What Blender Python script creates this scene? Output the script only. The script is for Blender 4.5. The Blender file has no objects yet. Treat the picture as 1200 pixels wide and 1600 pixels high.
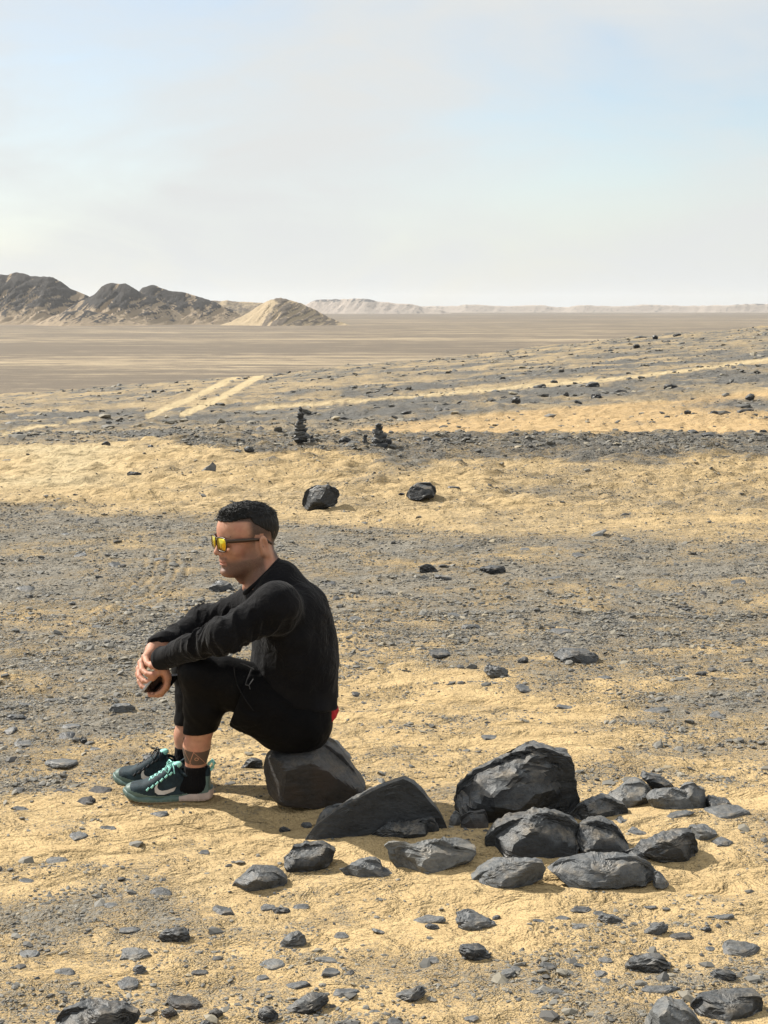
import bpy, math, random
import numpy as np
from mathutils import Vector, Matrix
PI = math.pi
R = math.radians
random.seed(7)
rng = np.random.default_rng(11)
scene = bpy.context.scene
C = scene.collection

# ------------------------------------------------------------------ camera, sky, sun, exposure
F_PX = 2400.0                 # focal length in photograph pixels (1200 x 1600)
PITCH = math.atan(320 / F_PX)
H = 1.6
cam_d = bpy.data.cameras.new('camera')
cam_d.sensor_fit = 'VERTICAL'
cam_d.sensor_height = 24
cam_d.lens = 24 * F_PX / 1600
cam_d.clip_start = 0.1
cam_d.clip_end = 60000
cam = bpy.data.objects.new('camera', cam_d)
C.objects.link(cam)
cam.location = (0, 0, H)
cam.rotation_euler = (PI / 2 - PITCH, 0, 0)
scene.camera = cam

SUN_EL = R(42)
SUN_AZ = math.atan2(0.55, -0.835)       # direction towards the sun in the ground plane (x, y)
sun_dir = Vector((math.cos(SUN_AZ) * math.cos(SUN_EL), math.sin(SUN_AZ) * math.cos(SUN_EL), math.sin(SUN_EL)))
sd = bpy.data.lights.new('sun', 'SUN')
sd.energy = 5.0
sd.angle = R(0.5)
sd.color = (1.0, 0.95, 0.86)
sun = bpy.data.objects.new('sun', sd)
C.objects.link(sun)
sun.rotation_euler = (-sun_dir).to_track_quat('-Z', 'Y').to_euler()
sun.location = (-20, 10, 30)

world = bpy.data.worlds.new('World')
scene.world = world
world.use_nodes = True
nt = world.node_tree
nt.nodes.clear()
def N(nt, t, **kw):
    n = nt.nodes.new(t)
    for k, v in kw.items():
        if k in n.inputs.keys() if isinstance(k, str) else False:
            n.inputs[k].default_value = v
        else:
            setattr(n, k, v)
    return n
def L(nt, a, b): nt.links.new(a, b)
out = N(nt, 'ShaderNodeOutputWorld')
bg = N(nt, 'ShaderNodeBackground'); bg.inputs['Strength'].default_value = 0.10
sky = N(nt, 'ShaderNodeTexSky'); sky.sky_type = 'NISHITA'; sky.sun_disc = False
sky.sun_elevation = SUN_EL
sky.sun_rotation = math.atan2(sun_dir.x, sun_dir.y)
sky.air_density = 1.0; sky.dust_density = 0.7; sky.ozone_density = 1.0
tc = N(nt, 'ShaderNodeTexCoord')
mp = N(nt, 'ShaderNodeMapping'); mp.inputs['Scale'].default_value = (1.6, 1.6, 3.4)
mp.inputs['Rotation'].default_value = (0.25, 0.32, 0.0)
mp.inputs['Location'].default_value = (0.1, 0.35, 0.17)
L(nt, tc.outputs['Generated'], mp.inputs['Vector'])
n1 = N(nt, 'ShaderNodeTexNoise'); n1.inputs['Scale'].default_value = 2.1; n1.inputs['Detail'].default_value = 7
n1.inputs['Roughness'].default_value = 0.5; n1.inputs['Distortion'].default_value = 0.6
L(nt, mp.outputs['Vector'], n1.inputs['Vector'])
cr = N(nt, 'ShaderNodeMapRange'); cr.inputs['From Min'].default_value = 0.34; cr.inputs['From Max'].default_value = 0.56
cr.interpolation_type = 'SMOOTHSTEP'
cr.inputs['To Min'].default_value = 0.62; cr.inputs['To Max'].default_value = 0.97
L(nt, n1.outputs['Fac'], cr.inputs['Value'])
mx = N(nt, 'ShaderNodeMix'); mx.data_type = 'RGBA'
mx.inputs[7].default_value = (5.2, 5.34, 5.32, 1)
val = cr.outputs['Result']
for (bx_, by_, rad_, amt_) in ((900, 265, .11, .38), (1030, 310, .07, .20), (1190, 110, .12, .38), (130, 0, .10, .30), (-60, 60, .08, .06), (640, 200, .04, -.10)):
    u_ = (bx_ - 600) / F_PX; v_ = (800 - by_) / F_PX; c_, s_ = math.cos(PITCH), math.sin(PITCH)
    d_ = Vector((u_, c_ + v_ * s_, -s_ + v_ * c_)).normalized()
    vm = nt.nodes.new('ShaderNodeVectorMath'); vm.operation = 'SUBTRACT'; L(nt, tc.outputs['Generated'], vm.inputs[0]); vm.inputs[1].default_value = d_
    vs_ = nt.nodes.new('ShaderNodeVectorMath'); vs_.operation = 'MULTIPLY'; L(nt, vm.outputs[0], vs_.inputs[0]); vs_.inputs[1].default_value = (0.62, 0.62, 1.5)
    ln_ = nt.nodes.new('ShaderNodeVectorMath'); ln_.operation = 'LENGTH'; L(nt, vs_.outputs[0], ln_.inputs[0])
    nn_ = nt.nodes.new('ShaderNodeMath'); nn_.operation = 'MULTIPLY_ADD'; L(nt, n1.outputs['Fac'], nn_.inputs[0]); nn_.inputs[1].default_value = .16; L(nt, ln_.outputs['Value'], nn_.inputs[2])
    mr_ = nt.nodes.new('ShaderNodeMapRange'); mr_.interpolation_type = 'SMOOTHSTEP'; L(nt, nn_.outputs[0], mr_.inputs['Value'])
    mr_.inputs['From Min'].default_value = .07; mr_.inputs['From Max'].default_value = .08 + rad_ * 1.3; mr_.inputs['To Min'].default_value = amt_; mr_.inputs['To Max'].default_value = 0
    sb_ = nt.nodes.new('ShaderNodeMath'); sb_.operation = 'SUBTRACT'; L(nt, val, sb_.inputs[0]); L(nt, mr_.outputs[0], sb_.inputs[1]); val = sb_.outputs[0]
mw = N(nt, 'ShaderNodeMapping'); mw.inputs['Scale'].default_value = (1.0, 1.0, 3.6); mw.inputs['Rotation'].default_value = (0.15, 0.42, 0.3); L(nt, tc.outputs['Generated'], mw.inputs['Vector'])
wn_ = N(nt, 'ShaderNodeTexNoise'); wn_.inputs['Scale'].default_value = 5.0; wn_.inputs['Detail'].default_value = 8; wn_.inputs['Roughness'].default_value = .6; wn_.inputs['Distortion'].default_value = 1.2; L(nt, mw.outputs[0], wn_.inputs['Vector'])
ws_ = nt.nodes.new('ShaderNodeMath'); ws_.operation = 'MULTIPLY_ADD'; L(nt, wn_.outputs['Fac'], ws_.inputs[0]); ws_.inputs[1].default_value = .75; ws_.inputs[2].default_value = -.375
wa_ = nt.nodes.new('ShaderNodeMath'); wa_.operation = 'ADD'; wa_.use_clamp = True; L(nt, val, wa_.inputs[0]); L(nt, ws_.outputs[0], wa_.inputs[1])
L(nt, wa_.outputs[0], mx.inputs[0]); L(nt, sky.outputs['Color'], mx.inputs[6])
L(nt, mx.outputs[2], bg.inputs['Color']); L(nt, bg.outputs[0], out.inputs['Surface'])

vs = scene.view_settings
vs.view_transform = 'Standard'; vs.look = 'None'; vs.gamma = 1.0; vs.use_curve_mapping = False
vs.exposure = 0.56
scene.cycles.volume_bounces = 1
scene.cycles.max_bounces = 6
scene.cycles.transparent_max_bounces = 8

# ------------------------------------------------------------------ helpers
cp, sp = math.cos(PITCH), math.sin(PITCH)
def W(px, py, Y):
    """the point at world depth Y that the camera sees at photograph pixel (px, py)"""
    u = (px - 600) / F_PX; v = (800 - py) / F_PX
    d = (u, cp + v * sp, -sp + v * cp)
    k = Y / d[1]
    return np.array((d[0] * k, Y, H + d[2] * k))
def proj(x, y, z):
    fw = y * cp - (z - H) * sp
    up = y * sp + (z - H) * cp
    fw = np.maximum(fw, 0.3)
    return 600 + F_PX * x / fw, 800 - F_PX * up / fw
def scale_at(Y): return F_PX / (Y * 1.02)

_perm = np.random.default_rng(3).permutation(4096)
_grad = np.random.default_rng(4).normal(size=(4096, 3)); _grad /= np.linalg.norm(_grad, axis=1)[:, None]
def pn3(P, seed=0):
    """gradient noise, about -1..1"""
    P = np.asarray(P, dtype=np.float64)
    i = np.floor(P).astype(np.int64); f = P - i
    u = f * f * f * (f * (f * 6 - 15) + 10)
    out = np.zeros(len(P))
    for dx in (0, 1):
        hx = _perm[(i[:, 0] + dx + seed * 131) & 4095]
        wx = u[:, 0] if dx else 1 - u[:, 0]
        for dy in (0, 1):
            hy = _perm[(hx + i[:, 1] + dy) & 4095]
            wy = u[:, 1] if dy else 1 - u[:, 1]
            for dz in (0, 1):
                g = _grad[_perm[(hy + i[:, 2] + dz) & 4095]]
                wz = u[:, 2] if dz else 1 - u[:, 2]
                out += wx * wy * wz * (g[:, 0] * (f[:, 0] - dx) + g[:, 1] * (f[:, 1] - dy) + g[:, 2] * (f[:, 2] - dz))
    return out * 1.6
def fbm3(P, seed=0, oct=4, gain=0.5, lac=2.03):
    s = 0; a = 1; P = np.asarray(P, dtype=np.float64)
    for o in range(oct):
        s = s + a * pn3(P, seed + o * 7); P = P * lac; a *= gain
    return s
def n2(x, y, sx, sy=None, seed=0, oct=1, gain=0.5):
    sy = sx if sy is None else sy
    P = np.stack([np.ravel(x) / sx, np.ravel(y) / sy, np.full(np.size(x), seed * 3.37 + .5)], 1)
    return (fbm3(P, seed, oct, gain)).reshape(np.shape(x))
def sstep(a, b, x):
    t = np.clip((x - a) / (b - a), 0, 1); return t * t * (3 - 2 * t)

def mesh_from(name, V, Fq, smooth=True):
    V = np.asarray(V, dtype=np.float32); Fq = np.asarray(Fq, dtype=np.int32)
    me = bpy.data.meshes.new(name)
    nf, k = Fq.shape
    me.vertices.add(len(V)); me.vertices.foreach_set('co', V.ravel())
    me.loops.add(nf * k); me.loops.foreach_set('vertex_index', Fq.ravel())
    me.polygons.add(nf)
    me.polygons.foreach_set('loop_start', np.arange(0, nf * k, k, dtype=np.int32))
    me.polygons.foreach_set('loop_total', np.full(nf, k, dtype=np.int32))
    me.update(calc_edges=True)
    me.polygons.foreach_set('use_smooth', np.full(nf, smooth, dtype=bool))
    return me
def link(name, me, mat=None, parent=None, **props):
    o = bpy.data.objects.new(name, me); C.objects.link(o)
    if mat is not None and me is not None and len(me.materials) == 0: me.materials.append(mat)
    if parent is not None: o.parent = parent
    for k, v in props.items(): o[k] = v
    return o
def fattr(me, name, vals):
    a = me.attributes.new(name, 'FLOAT', 'POINT'); a.data.foreach_set('value', np.asarray(vals, dtype=np.float32).ravel())
def vattr(me, name, vals):
    a = me.attributes.new(name, 'FLOAT_VECTOR', 'POINT'); a.data.foreach_set('vector', np.asarray(vals, dtype=np.float32).ravel())
def cattr(me, name, rgb):
    a = me.attributes.new(name, 'FLOAT_COLOR', 'POINT')
    c = np.ones((len(rgb), 4), dtype=np.float32); c[:, :3] = rgb; a.data.foreach_set('color', c.ravel())
def raw(name, verts, faces, smooth=False):
    me = bpy.data.meshes.new(name); me.from_pydata([tuple(map(float, v)) for v in verts], [], [tuple(f) for f in faces]); me.update()
    if smooth: me.polygons.foreach_set('use_smooth', [True] * len(me.polygons))
    return me

# materials -------------------------------------------------------
def new_mat(name):
    m = bpy.data.materials.new(name); m.use_nodes = True; t = m.node_tree; t.nodes.clear()
    o = N(t, 'ShaderNodeOutputMaterial'); b = N(t, 'ShaderNodeBsdfPrincipled'); L(t, b.outputs[0], o.inputs['Surface'])
    return m, t, b
def noise(t, vec, scale, detail=4, rough=0.55, dist=0.0):
    n = N(t, 'ShaderNodeTexNoise'); n.inputs['Scale'].default_value = scale; n.inputs['Detail'].default_value = detail
    n.inputs['Roughness'].default_value = rough; n.inputs['Distortion'].default_value = dist
    if vec is not None: L(t, vec, n.inputs['Vector'])
    return n.outputs['Fac']
def mrange(t, v, a, b, c=0.0, d=1.0, smooth=False):
    n = N(t, 'ShaderNodeMapRange'); n.inputs['From Min'].default_value = a; n.inputs['From Max'].default_value = b
    n.inputs['To Min'].default_value = c; n.inputs['To Max'].default_value = d
    if smooth: n.interpolation_type = 'SMOOTHSTEP'
    L(t, v, n.inputs['Value']); return n.outputs['Result']
def mixc(t, f, a, b, mode='MIX'):
    n = N(t, 'ShaderNodeMix'); n.data_type = 'RGBA'; n.blend_type = mode
    for s, v in ((0, f), (6, a), (7, b)):
        if isinstance(v, (tuple, list)): n.inputs[s].default_value = tuple(v) + ((1,) if len(v) == 3 else ())
        elif isinstance(v, (int, float)): n.inputs[s].default_value = v
        else: L(t, v, n.inputs[s])
    return n.outputs[2]
def mth(t, op, a, b=None, c=None):
    n = N(t, 'ShaderNodeMath'); n.operation = op
    for s, v in ((0, a), (1, b), (2, c)):
        if v is None: continue
        if isinstance(v, (int, float)): n.inputs[s].default_value = v
        else: L(t, v, n.inputs[s])
    return n.outputs[0]
def bump(t, b, h, strength, dist, prev=None):
    n = N(t, 'ShaderNodeBump'); n.inputs['Strength'].default_value = strength; n.inputs['Distance'].default_value = dist
    L(t, h, n.inputs['Height'])
    if prev is not None: L(t, prev, n.inputs['Normal'])
    L(t, n.outputs[0], b.inputs['Normal']); return n.outputs[0]
def attr(t, name, sock='Fac'):
    n = N(t, 'ShaderNodeAttribute'); n.attribute_name = name; return n.outputs[sock]
def simple(name, col, rough=0.6, spec=0.5, metal=0.0, bumpscale=None, bstr=0.2, bdist=0.001, var=0.12):
    m, t, b = new_mat(name)
    geo = N(t, 'ShaderNodeTexCoord').outputs['Object']
    f = noise(t, geo, 40, 3)
    c = mixc(t, mrange(t, f, 0.3, 0.7), tuple(x * (1 - var) for x in col), tuple(min(1, x * (1 + var)) for x in col))
    L(t, c, b.inputs['Base Color']); b.inputs['Roughness'].default_value = rough
    b.inputs['Specular IOR Level'].default_value = spec; b.inputs['Metallic'].default_value = metal
    if bumpscale: bump(t, b, noise(t, geo, bumpscale, 3), bstr, bdist)
    return m

SAND = np.array((0.505, 0.372, 0.194)); SANDP = np.array((0.48, 0.385, 0.245)); GRAV_ = np.array((0.135, 0.120, 0.104))

# ground: sand sheet with slate grit
gm, t, b = new_mat('desert_ground')
P = N(t, 'ShaderNodeTexCoord').outputs['Object']
g = attr(t, 'g'); base = attr(t, 'col', 'Color'); gcol = attr(t, 'gcol', 'Color')
f1 = noise(t, P, 170, 2, 0.6); f2 = noise(t, P, 48, 3, 0.6); f3 = noise(t, P, 9, 3, 0.55)
# streaky on the bank and the slopes: the wind lays the grit in lines across the view
mpp = N(t, 'ShaderNodeMapping'); mpp.inputs['Scale'].default_value = (1.0, 0.55, 1.0); L(t, P, mpp.inputs['Vector'])
f4 = noise(t, mpp.outputs[0], 3.1, 5, 0.62)
s = mth(t, 'ADD', mth(t, 'MULTIPLY', f1, 0.40), mth(t, 'ADD', mth(t, 'MULTIPLY', f2, 0.26), mth(t, 'ADD', mth(t, 'MULTIPLY', f3, 0.14), mth(t, 'MULTIPLY', f4, 0.20))))
thr = mth(t, 'SUBTRACT', 0.625, mth(t, 'MULTIPLY', g, 0.25))
fac = mrange(t, mth(t, 'SUBTRACT', s, thr), -0.06, 0.07)
gv = mixc(t, mrange(t, f2, 0.3, 0.7), mixc(t, 1.0, gcol, (0.72, 0.72, 0.74), 'MULTIPLY'), mixc(t, 1.0, gcol, (1.35, 1.3, 1.25), 'MULTIPLY'))
sv = mixc(t, mrange(t, f3, 0.3, 0.7), mixc(t, 1.0, base, (0.90, 0.88, 0.86), 'MULTIPLY'), mixc(t, 1.0, base, (1.07, 1.07, 1.06), 'MULTIPLY'))
sv = mixc(t, mrange(t, f1, 0.28, 0.50, 0.9, 0.0), sv, mixc(t, 1.0, sv, (0.60, 0.56, 0.51), 'MULTIPLY'))
L(t, mixc(t, fac, sv, gv), b.inputs['Base Color'])
b.inputs['Roughness'].default_value = 0.92; b.inputs['Specular IOR Level'].default_value = 0.18
b1 = bump(t, b, f1, 0.65, 0.007)
b2 = bump(t, b, f2, 0.55, 0.022, b1)
b3 = bump(t, b, fac, 0.5, 0.006, b2)
mpq = N(t, 'ShaderNodeMapping'); mpq.inputs['Scale'].default_value = (1.0, 1.25, 1.0); mpq.inputs['Rotation'].default_value = (0, 0, .5); L(t, P, mpq.inputs['Vector'])
b4 = bump(t, b, noise(t, mpq.outputs[0], 6.5, 4, .62, .7), 0.6, 0.10, b3)
bump(t, b, noise(t, mpq.outputs[0], 0.9, 4, .65, .5), 0.45, 0.5, b4)

# slate: dark grey, split, upward faces lightened by sand dust and painted sunlit sheen
def slate(name, base=(0.0095, 0.0105, 0.0120), light=(0.030, 0.0325, 0.0355), dust_sheen=0.85, rough=0.46, brown=None):
    m, t, b = new_mat(name)
    tcn = N(t, 'ShaderNodeTexCoord'); P = tcn.outputs['Object']
    oi = N(t, 'ShaderNodeObjectInfo')
    geo = N(t, 'ShaderNodeNewGeometry')
    mpp = N(t, 'ShaderNodeMapping'); mpp.inputs['Scale'].default_value = (1.0, 1.0, 2.6); mpp.inputs['Rotation'].default_value = (0.5, 0.3, 0.2)
    L(t, P, mpp.inputs['Vector'])
    a = noise(t, mpp.outputs[0], 14, 6, 0.65, 0.5); c = noise(t, P, 85, 5, 0.65); d = noise(t, P, 5, 4, 0.6)
    col = mixc(t, mrange(t, a, 0.32, 0.68), base, light)
    col = mixc(t, mrange(t, c, 0.35, 0.75, 0, 0.55), col, tuple(x * 1.7 for x in light))
    if brown: col = mixc(t, mrange(t, d, 0.45, 0.68, 0, 0.8, True), col, brown)
    col = mixc(t, 1.0, col, mixc(t, oi.outputs['Random'], (0.78, 0.80, 0.84), (1.25, 1.20, 1.12)), 'MULTIPLY')
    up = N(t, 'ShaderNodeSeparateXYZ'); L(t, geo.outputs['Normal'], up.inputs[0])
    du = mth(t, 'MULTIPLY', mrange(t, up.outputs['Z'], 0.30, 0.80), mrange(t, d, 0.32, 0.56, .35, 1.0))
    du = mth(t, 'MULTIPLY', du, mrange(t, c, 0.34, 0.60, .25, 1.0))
    col = mixc(t, mth(t, 'MULTIPLY', du, dust_sheen), col, mixc(t, mrange(t, a, .45, .7), (0.145, 0.150, 0.152), (0.27, 0.215, 0.145)))  # grey is bright top light put into the colour, tan is sand dust
    L(t, col, b.inputs['Base Color'])
    L(t, mrange(t, c, 0.3, 0.7, rough - 0.12, rough + 0.15), b.inputs['Roughness'])
    b.inputs['Specular IOR Level'].default_value = 0.32
    q = bump(t, b, a, 0.9, 0.009)
    bump(t, b, c, 0.55, 0.004, q)
    return m
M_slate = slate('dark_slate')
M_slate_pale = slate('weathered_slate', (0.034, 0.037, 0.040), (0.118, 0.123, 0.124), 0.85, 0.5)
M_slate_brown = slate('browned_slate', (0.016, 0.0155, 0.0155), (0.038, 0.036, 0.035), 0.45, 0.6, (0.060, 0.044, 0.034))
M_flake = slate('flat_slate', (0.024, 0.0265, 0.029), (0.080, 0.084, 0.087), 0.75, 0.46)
# gravel chips
m, t, b = new_mat('slate_chips'); M_chip = m
oi = N(t, 'ShaderNodeObjectInfo')
rmp = N(t, 'ShaderNodeValToRGB'); L(t, oi.outputs['Random'], rmp.inputs[0])
e = rmp.color_ramp.elements; e[0].position = 0; e[0].color = (0.075, 0.072, 0.068, 1); e[1].position = 1; e[1].color = (0.31, 0.26, 0.175, 1)
for p_, c_ in ((0.3, (0.125, 0.122, 0.112, 1)), (0.65, (0.195, 0.184, 0.160, 1)), (0.88, (0.25, 0.225, 0.175, 1))):
    x = e.new(p_); x.color = c_
L(t, rmp.outputs[0], b.inputs['Base Color']); b.inputs['Roughness'].default_value = 0.7; b.inputs['Specular IOR Level'].default_value = 0.3
# ------------------------------------------------------------------ the ground
BR_A = np.array([-0.45, -0.25, -0.083, 0.042, 0.167, 0.25, 0.45])         # x / y
BR_P = np.array([632, 625, 590, 560, 526, 509, 488])                       # height of the brow as measured on the photo
BR_D = np.array([48., 50., 58., 68., 78., 84., 90.])
BR_Z = H - BR_D * np.tan(PITCH + np.arctan((BR_P - 800) / F_PX))
PLAIN = -16.0
DENTS = []
TYRE = []
def zbase(x, y):
    yy = np.maximum(y, 1.0)
    a = np.clip(x / yy, -0.45, 0.45)
    Db = np.interp(a, BR_A, BR_D); Zb = np.interp(a, BR_A, BR_Z)
    t1 = np.clip((yy - 17) / (Db - 17), 0, 1)
    slope = -0.06 * (1 - t1) + Zb * t1
    near = 0.0
    z = np.where(yy < 14, near, slope * sstep(14, 18, yy))
    over = np.maximum(yy - Db, 0)
    drop = sstep(0, 150, over + 8) - sstep(0, 150, 8.0)
    z = z + (PLAIN - Zb) * np.clip(drop / (1 - sstep(0, 150, 8.0)), 0, 1) * (yy > Db)
    # bank with the cairns on its crest
    hr = np.interp(a, [-.45, -.27, -.19, -.12, .1, .3, .45], [.0, .02, .09, .20, .22, .21, .2])
    yc = 16.0 + 0.25 * np.sin(x * 1.3)
    fr = np.where(yy < yc, sstep(12.0, 15.8, yy), 1 - sstep(16.6, 19.5, yy))
    z = z + (hr + 0.06 * np.clip(sstep(14, 18, yy), 0, 1)) * fr
    return z
def relief(x, y):
    far = sstep(20, 60, y)
    z = 0.016 * n2(x, y, 0.9, 0.5, 1, 3) + 0.0085 * n2(x, y, 0.19, 0.11, 2, 3, .6)
    wx, wy = x + .35 * y, y - .2 * x
    z = z + 0.060 * sstep(10.5, 13, y) * (np.abs(n2(wx, wy, 0.42, 0.24, 5, 3, .6)) - .2) * (1 - far)
    z = z + 0.016 * sstep(5.0, 6.5, y) * (1 - sstep(10.5, 13, y)) * (np.abs(n2(x, y, 0.30, 0.20, 6, 3, .6)) - .2)
    z = z + 0.045 * sstep(18, 26, y) * (1 - sstep(150, 300, y)) * n2(x, y, 1.1, .9, 7, 3, .6)
    z = z + 0.10 * sstep(18, 30, y) * (1 - sstep(300, 800, y)) * n2(x, y, 7, 2.6, 3, 4, .55)
    return z
def zt(x, y):
    x = np.asarray(x, dtype=float); y = np.asarray(y, dtype=float)
    z = zbase(x, y) + relief(x, y)
    for (cx, cy, rx, ry, h) in DENTS:
        z = z + h * np.exp(-((x - cx) / rx) ** 2 - ((y - cy) / ry) ** 2)
    return z
def G(px, py, lo=2.5, hi=5000.0):
    """where the camera ray through photograph pixel (px, py) meets the smooth terrain"""
    ys = np.exp(np.linspace(math.log(lo), math.log(hi), 1500))
    u = (px - 600) / F_PX; v = (800 - py) / F_PX
    dy = cp + v * sp; dz = -sp + v * cp
    rx = u * ys / dy; rz = H + dz * ys / dy
    hit = np.nonzero(rz < zbase(rx, ys))[0]
    if len(hit) == 0: return None
    i = hit[0]
    a0, a1 = ys[max(i - 1, 0)], ys[i]
    yy = np.linspace(a0, a1, 20); rz = H + dz * yy / dy; k = np.nonzero(rz < zbase(u * yy / dy, yy))[0][0]
    Y = yy[k]; x = u * Y / dy
    return np.array((x, Y, float(zt(np.array([x]), np.array([Y]))[0])))
def blob(px, py, cx, cy, rx, ry): return np.exp(-(((px - cx) / rx) ** 2 + ((py - cy) / ry) ** 2))
for (px, py, rx, ry, h) in [(385, 1300, .035, .05, -.012), (440, 1285, .05, .05, -.012), (330, 1290, .05, .04, -.010), (180, 1310, .05, .04, -.012),
        (640, 1385, .30, .10, .022), (900, 1400, .25, .06, .012), (760, 1330, .5, .2, .03), (1060, 1290, .35, .18, .03), (560, 1330, .2, .1, .02), (480, 1300, .1, .06, -.01),
        (400, 1335, .12, .03, -.012), (300, 1340, .12, .05, .014), (230, 1325, .1, .05, -.01), (1130, 1390, .12, .05, -.014), (1100, 1420, .14, .04, .012),
        (950, 1590, .14, .08, .015), (60, 1540, .15, .06, .012), (620, 1190, .2, .1, .014), (560, 1100, .2, .08, -.014), (700, 1075, .3, .08, .016), (860, 1110, .3, .1, -.016), (960, 1190, .25, .1, .016), (1120, 1160, .3, .12, -.016)]:
    p = G(px, py); DENTS.append((p[0], p[1], rx, ry, h))
TYRE_PX = [(262, 862), (262, 885), (250, 910), (225, 932), (190, 952), (150, 972)]
TYRE = np.array([G(*q)[:2] for q in TYRE_PX])
def seg_dist(px, py, pts):
    d = np.full(np.shape(px), 1e9)
    for (x0, y0), (x1, y1) in zip(pts[:-1], pts[1:]):
        dx, dy = x1 - x0, y1 - y0
        tt = np.clip(((px - x0) * dx + (py - y0) * dy) / (dx * dx + dy * dy), 0, 1)
        d = np.minimum(d, np.hypot(px - x0 - tt * dx, py - y0 - tt * dy))
    return d
def I(v, xs, ys): return np.interp(v, xs, ys)
def cover(x, y, z):
    """how much slate grit lies on the sand (0..1), and the sand's own colour"""
    px, py = proj(x, y, z)
    w1 = n2(x, y, 1.3, .8, 21, 3); w2 = n2(x, y, .33, .22, 22, 3); wf = n2(x, y, 9, 3.0, 23, 4); 
    px_ = px + 60 * w1; py_ = py + 22 * w1 * np.clip((py - 700) / 300, 0.1, 1.3)
    # foreground and middle ground
    edge = I(px_, [0, 200, 420, 560, 800, 1000, 1200], [1225, 1200, 1060, 985, 1060, 1110, 1150])
    upper = sstep(40, -50, py_ - edge)
    g = 0.30 + 0.35 * upper + 0.12 * sstep(980, 880, py_)
    g = g + 0.10 * sstep(1385, 1440, py_) - .07 * sstep(1180, 1230, py_)
    g = g + 0.10 * blob(px_, py_, 120, 1440, 200, 70) - 0.12 * blob(px_, py_, 150, 1300, 200, 40)
    g = g - 0.22 * blob(px_, py_, 700, 1330, 420, 75) - 0.10 * blob(px_, py_, 760, 1130, 240, 70) - 0.10 * blob(px_, py_, 480, 1330, 150, 60)
    g = g - 0.32 * blob(px_, py_, 225, 850, 110, 16) - 0.30 * blob(px_, py_, 290, 925, 70, 22) - 0.18 * blob(px_, py_, 700, 975, 220, 12)
    g = g + 0.27 * w1 + 0.30 * w2
    dt = seg_dist(x, y, TYRE)
    g = g - np.where(dt < 0.22, 0.16 * np.cos(dt / 0.034 * PI) * sstep(.22, .12, dt), 0)
    # the bank and the strip of dark stones on its crest
    line = I(px, [0, 130, 330, 700, 1200], [775, 790, 808, 830, 845]) + 20 * w1 + 12 * w2
    bank = sstep(13, -10, py - line)
    crest_lo = I(px, [0, 180, 300, 420, 620, 800, 1000, 1200], [655, 668, 698, 708, 720, 718, 718, 716]) + 9 * w1 + 7 * w2
    gb = I(px, [0, 250, 700, 850, 1200], [.10, .18, .20, .28, .34]) + .17 * w2 + .15 * w1
    gb = gb + .35 * blob(px, py, 1050, 770, 200, 14) * w1 + .14 * blob(px, py, 560, 735, 200, 14)
    gb = np.where((px < 420), gb - .18 * blob(px, py, 70, 715, 160, 34), gb)
    gc = I(px, [0, 150, 300, 600, 1200], [.25, .42, .66, .74, .84]) + .24 * w2 + .18 * w1
    gbank = gb + (gc - gb) * sstep(6, -6, py - crest_lo)
    g = g * (1 - bank) + gbank * bank
    # slopes behind the bank
    beh = sstep(16.6, 18.2, y)
    q = py + 0.1 * (px - 400) + 9 * wf + 3 * w1
    gl = I(q, [560, 600, 622, 628, 636, 640, 643, 648, 664, 670, 680, 690, 720], [.66, .60, .58, .88, .90, .22, .24, .90, .92, .8, .55, .14, .08])
    gleft = I(py + 4 * wf, [590, 615, 628, 640, 648, 662, 668, 674, 682, 700], [.60, .50, .42, .58, .85, .85, .45, .65, .75, .25])
    m = sstep(380, 560, px)
    gs = gleft * (1 - m) + gl * m + .16 * wf * 1.2 + .06 * w1
    gs = gs + .8 * blob(px, py, 1170, 632, 110, 11)
    w3 = n2(x, y, 1.1, .9, 27, 4, .65); w4 = n2(x, y, 3.6, 1.6, 28, 3, .6)
    gs = gs + (.42 * w3 + .30 * w4) * np.where((q > 683) & (px > 520), .35, 1)
    trk = np.zeros_like(g)
    for pts, wd in ((((370, 588), (300, 622), (232, 650)), 3.6), (((408, 586), (345, 622), (285, 648)), 4.2), (((400, 638), (620, 622), (800, 606), (1000, 588), (1200, 562)), 2.2),
                    (((0, 680), (50, 668), (95, 662), (140, 655)), 2.0)):
        dd = seg_dist(px, py, pts) + .5 * wf
        k_ = sstep(wd + 1.2, wd - 1.0, dd); gs = gs - 1.3 * k_; trk = np.maximum(trk, k_)
    g = g * (1 - beh) + gs * beh
    # the far plain
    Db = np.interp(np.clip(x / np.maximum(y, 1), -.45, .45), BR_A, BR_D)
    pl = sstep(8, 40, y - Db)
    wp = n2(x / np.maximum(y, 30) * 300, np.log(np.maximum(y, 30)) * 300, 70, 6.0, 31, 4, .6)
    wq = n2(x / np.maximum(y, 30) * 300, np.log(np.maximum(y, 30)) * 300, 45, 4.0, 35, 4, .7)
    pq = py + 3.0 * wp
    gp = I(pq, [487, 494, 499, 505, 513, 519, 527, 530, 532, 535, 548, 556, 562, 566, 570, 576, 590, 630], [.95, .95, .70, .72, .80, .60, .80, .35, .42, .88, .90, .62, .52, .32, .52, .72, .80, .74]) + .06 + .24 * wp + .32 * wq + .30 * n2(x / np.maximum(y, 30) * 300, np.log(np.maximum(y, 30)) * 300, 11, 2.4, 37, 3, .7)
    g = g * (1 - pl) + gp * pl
    g = np.clip(g, 0, 1)
    # colours
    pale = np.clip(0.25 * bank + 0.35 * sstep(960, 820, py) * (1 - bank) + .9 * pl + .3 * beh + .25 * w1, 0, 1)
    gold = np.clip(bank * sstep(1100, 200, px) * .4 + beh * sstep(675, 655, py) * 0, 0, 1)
    col = SAND[None] * (1 - pale[:, None]) + SANDP[None] * pale[:, None]
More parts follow.
